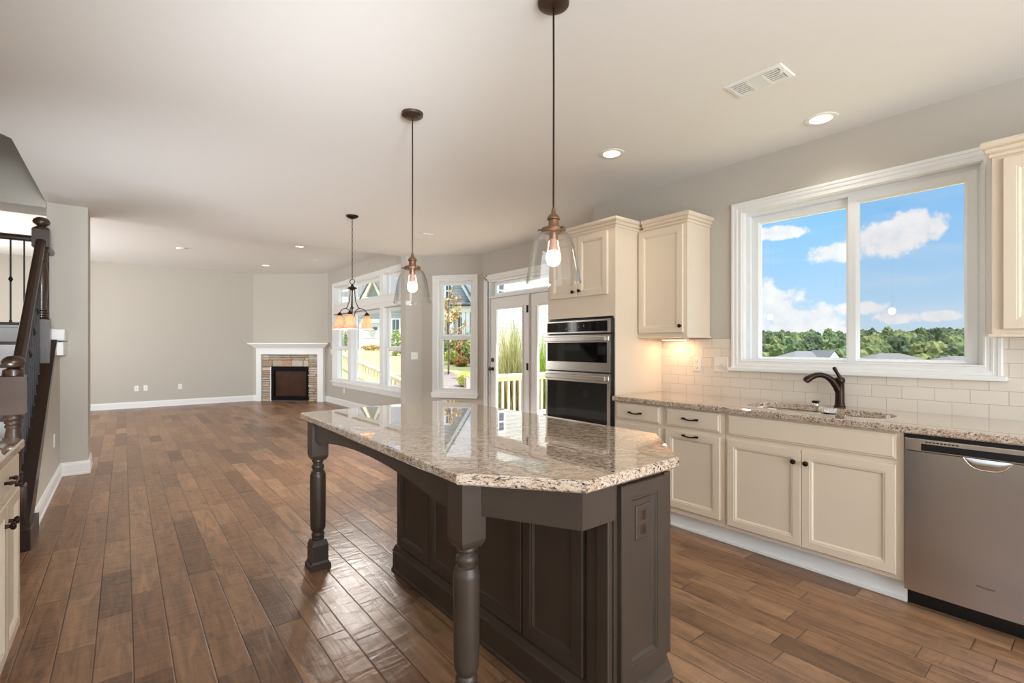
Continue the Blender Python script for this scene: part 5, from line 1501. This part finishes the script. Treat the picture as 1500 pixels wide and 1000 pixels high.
# far trees
def crown_mesh(seed, conifer=False):
    rs = random.Random(seed); bm = bmesh.new()
    for k in range(7 if not conifer else 5):
        r = rs.uniform(.28, .46); a = rs.uniform(0, 6.28); d_ = rs.uniform(0, .45)
        c = Vector((d_ * math.cos(a), d_ * math.sin(a), .45 + rs.uniform(-.15, .55)))
        ret = bmesh.ops.create_icosphere(bm, subdivisions=3, radius=r)
        for v in ret['verts']:
            n_ = mnoise.noise(v.co * 5 + Vector((seed, k * 3.1, 0))) * .18 + mnoise.noise(v.co * 14 + Vector((seed, k, 5))) * .2
            v.co = v.co * (1 + n_ * 1.6) + c
    ret = bmesh.ops.create_cone(bm, cap_ends=True, segments=6, radius1=.05, radius2=.03, depth=.5)
    for v in ret['verts']: v.co.z += .15
    zmin = min(v.co.z for v in bm.verts)
    for f in bm.faces: f.smooth = False
    me = bpy.data.meshes.new('tree'); bm.to_mesh(me); bm.free(); me.materials.append(FARTREE); return me
CROWNS = [crown_mesh(s_) for s_ in (1, 2, 3, 4)]
rt = random.Random(21); NT = 0
def far_tree(x, y, h, w, label, group):
    o = bpy.data.objects.new('tree', CROWNS[rt.randrange(4)]); COL.objects.link(o)
    o.location = (x, y, hgt(x, y) - .1 * h); o.rotation_euler = (0, 0, rt.uniform(0, 6.28)); o.scale = (w, w, h / 1.35); tag(o, label, 'tree', group)
PLACED = []
def band(n, az0, az1, r0, r1, h0, h1, w, label, group):
    k = 0
    for _ in range(n * 60):
        if k >= n: break
        a = math.radians(rt.uniform(az0, az1)); r = math.sqrt(rt.uniform(r0 * r0, r1 * r1)); ww = w * rt.uniform(.8, 1.2)
        x, y = r * math.sin(a), r * math.cos(a)
        if any((x - q[0]) ** 2 + (y - q[1]) ** 2 < (.86 * (ww + q[2])) ** 2 for q in PLACED): continue
        PLACED.append((x, y, ww)); far_tree(x, y, rt.uniform(h0, h1), ww, label, group); k += 1
for u, d, h in ((1128, 118, 7.5), (1225, 112, 7.0), (1247, 125, 7.4), (1268, 118, 7.2), (1362, 112, 7.5), (1388, 121, 8.0), (1338, 126, 7.6), (1153, 127, 7.6), (1200, 124, 7.4)):
    p = at(u, d); PLACED.append((p.x, p.y, 5.0)); far_tree(p.x, p.y, h, 5.0, 'rounded green tree standing just behind the valley roofs', 'trees behind the valley roofs')
for (n, r0, r1, h0, h1, w) in ((30, 126, 152, 7, 9.5, 4.4), (46, 158, 196, 7, 10.5, 4.6), (60, 200, 250, 7.5, 11, 4.8), (76, 252, 305, 8, 11.5, 5.0), (84, 305, 352, 8.5, 12.5, 5.2)):
    band(n, 60, 88, r0, r1, h0, h1, w, 'green tree on the wooded hill beyond the sink window', 'trees on the wooded hill')
band(14, 8, 45, 62, 100, 9, 14, 6.5, 'green tree standing behind the neighbor houses', 'trees behind the neighbor houses')
bpy.context.view_layer.update()
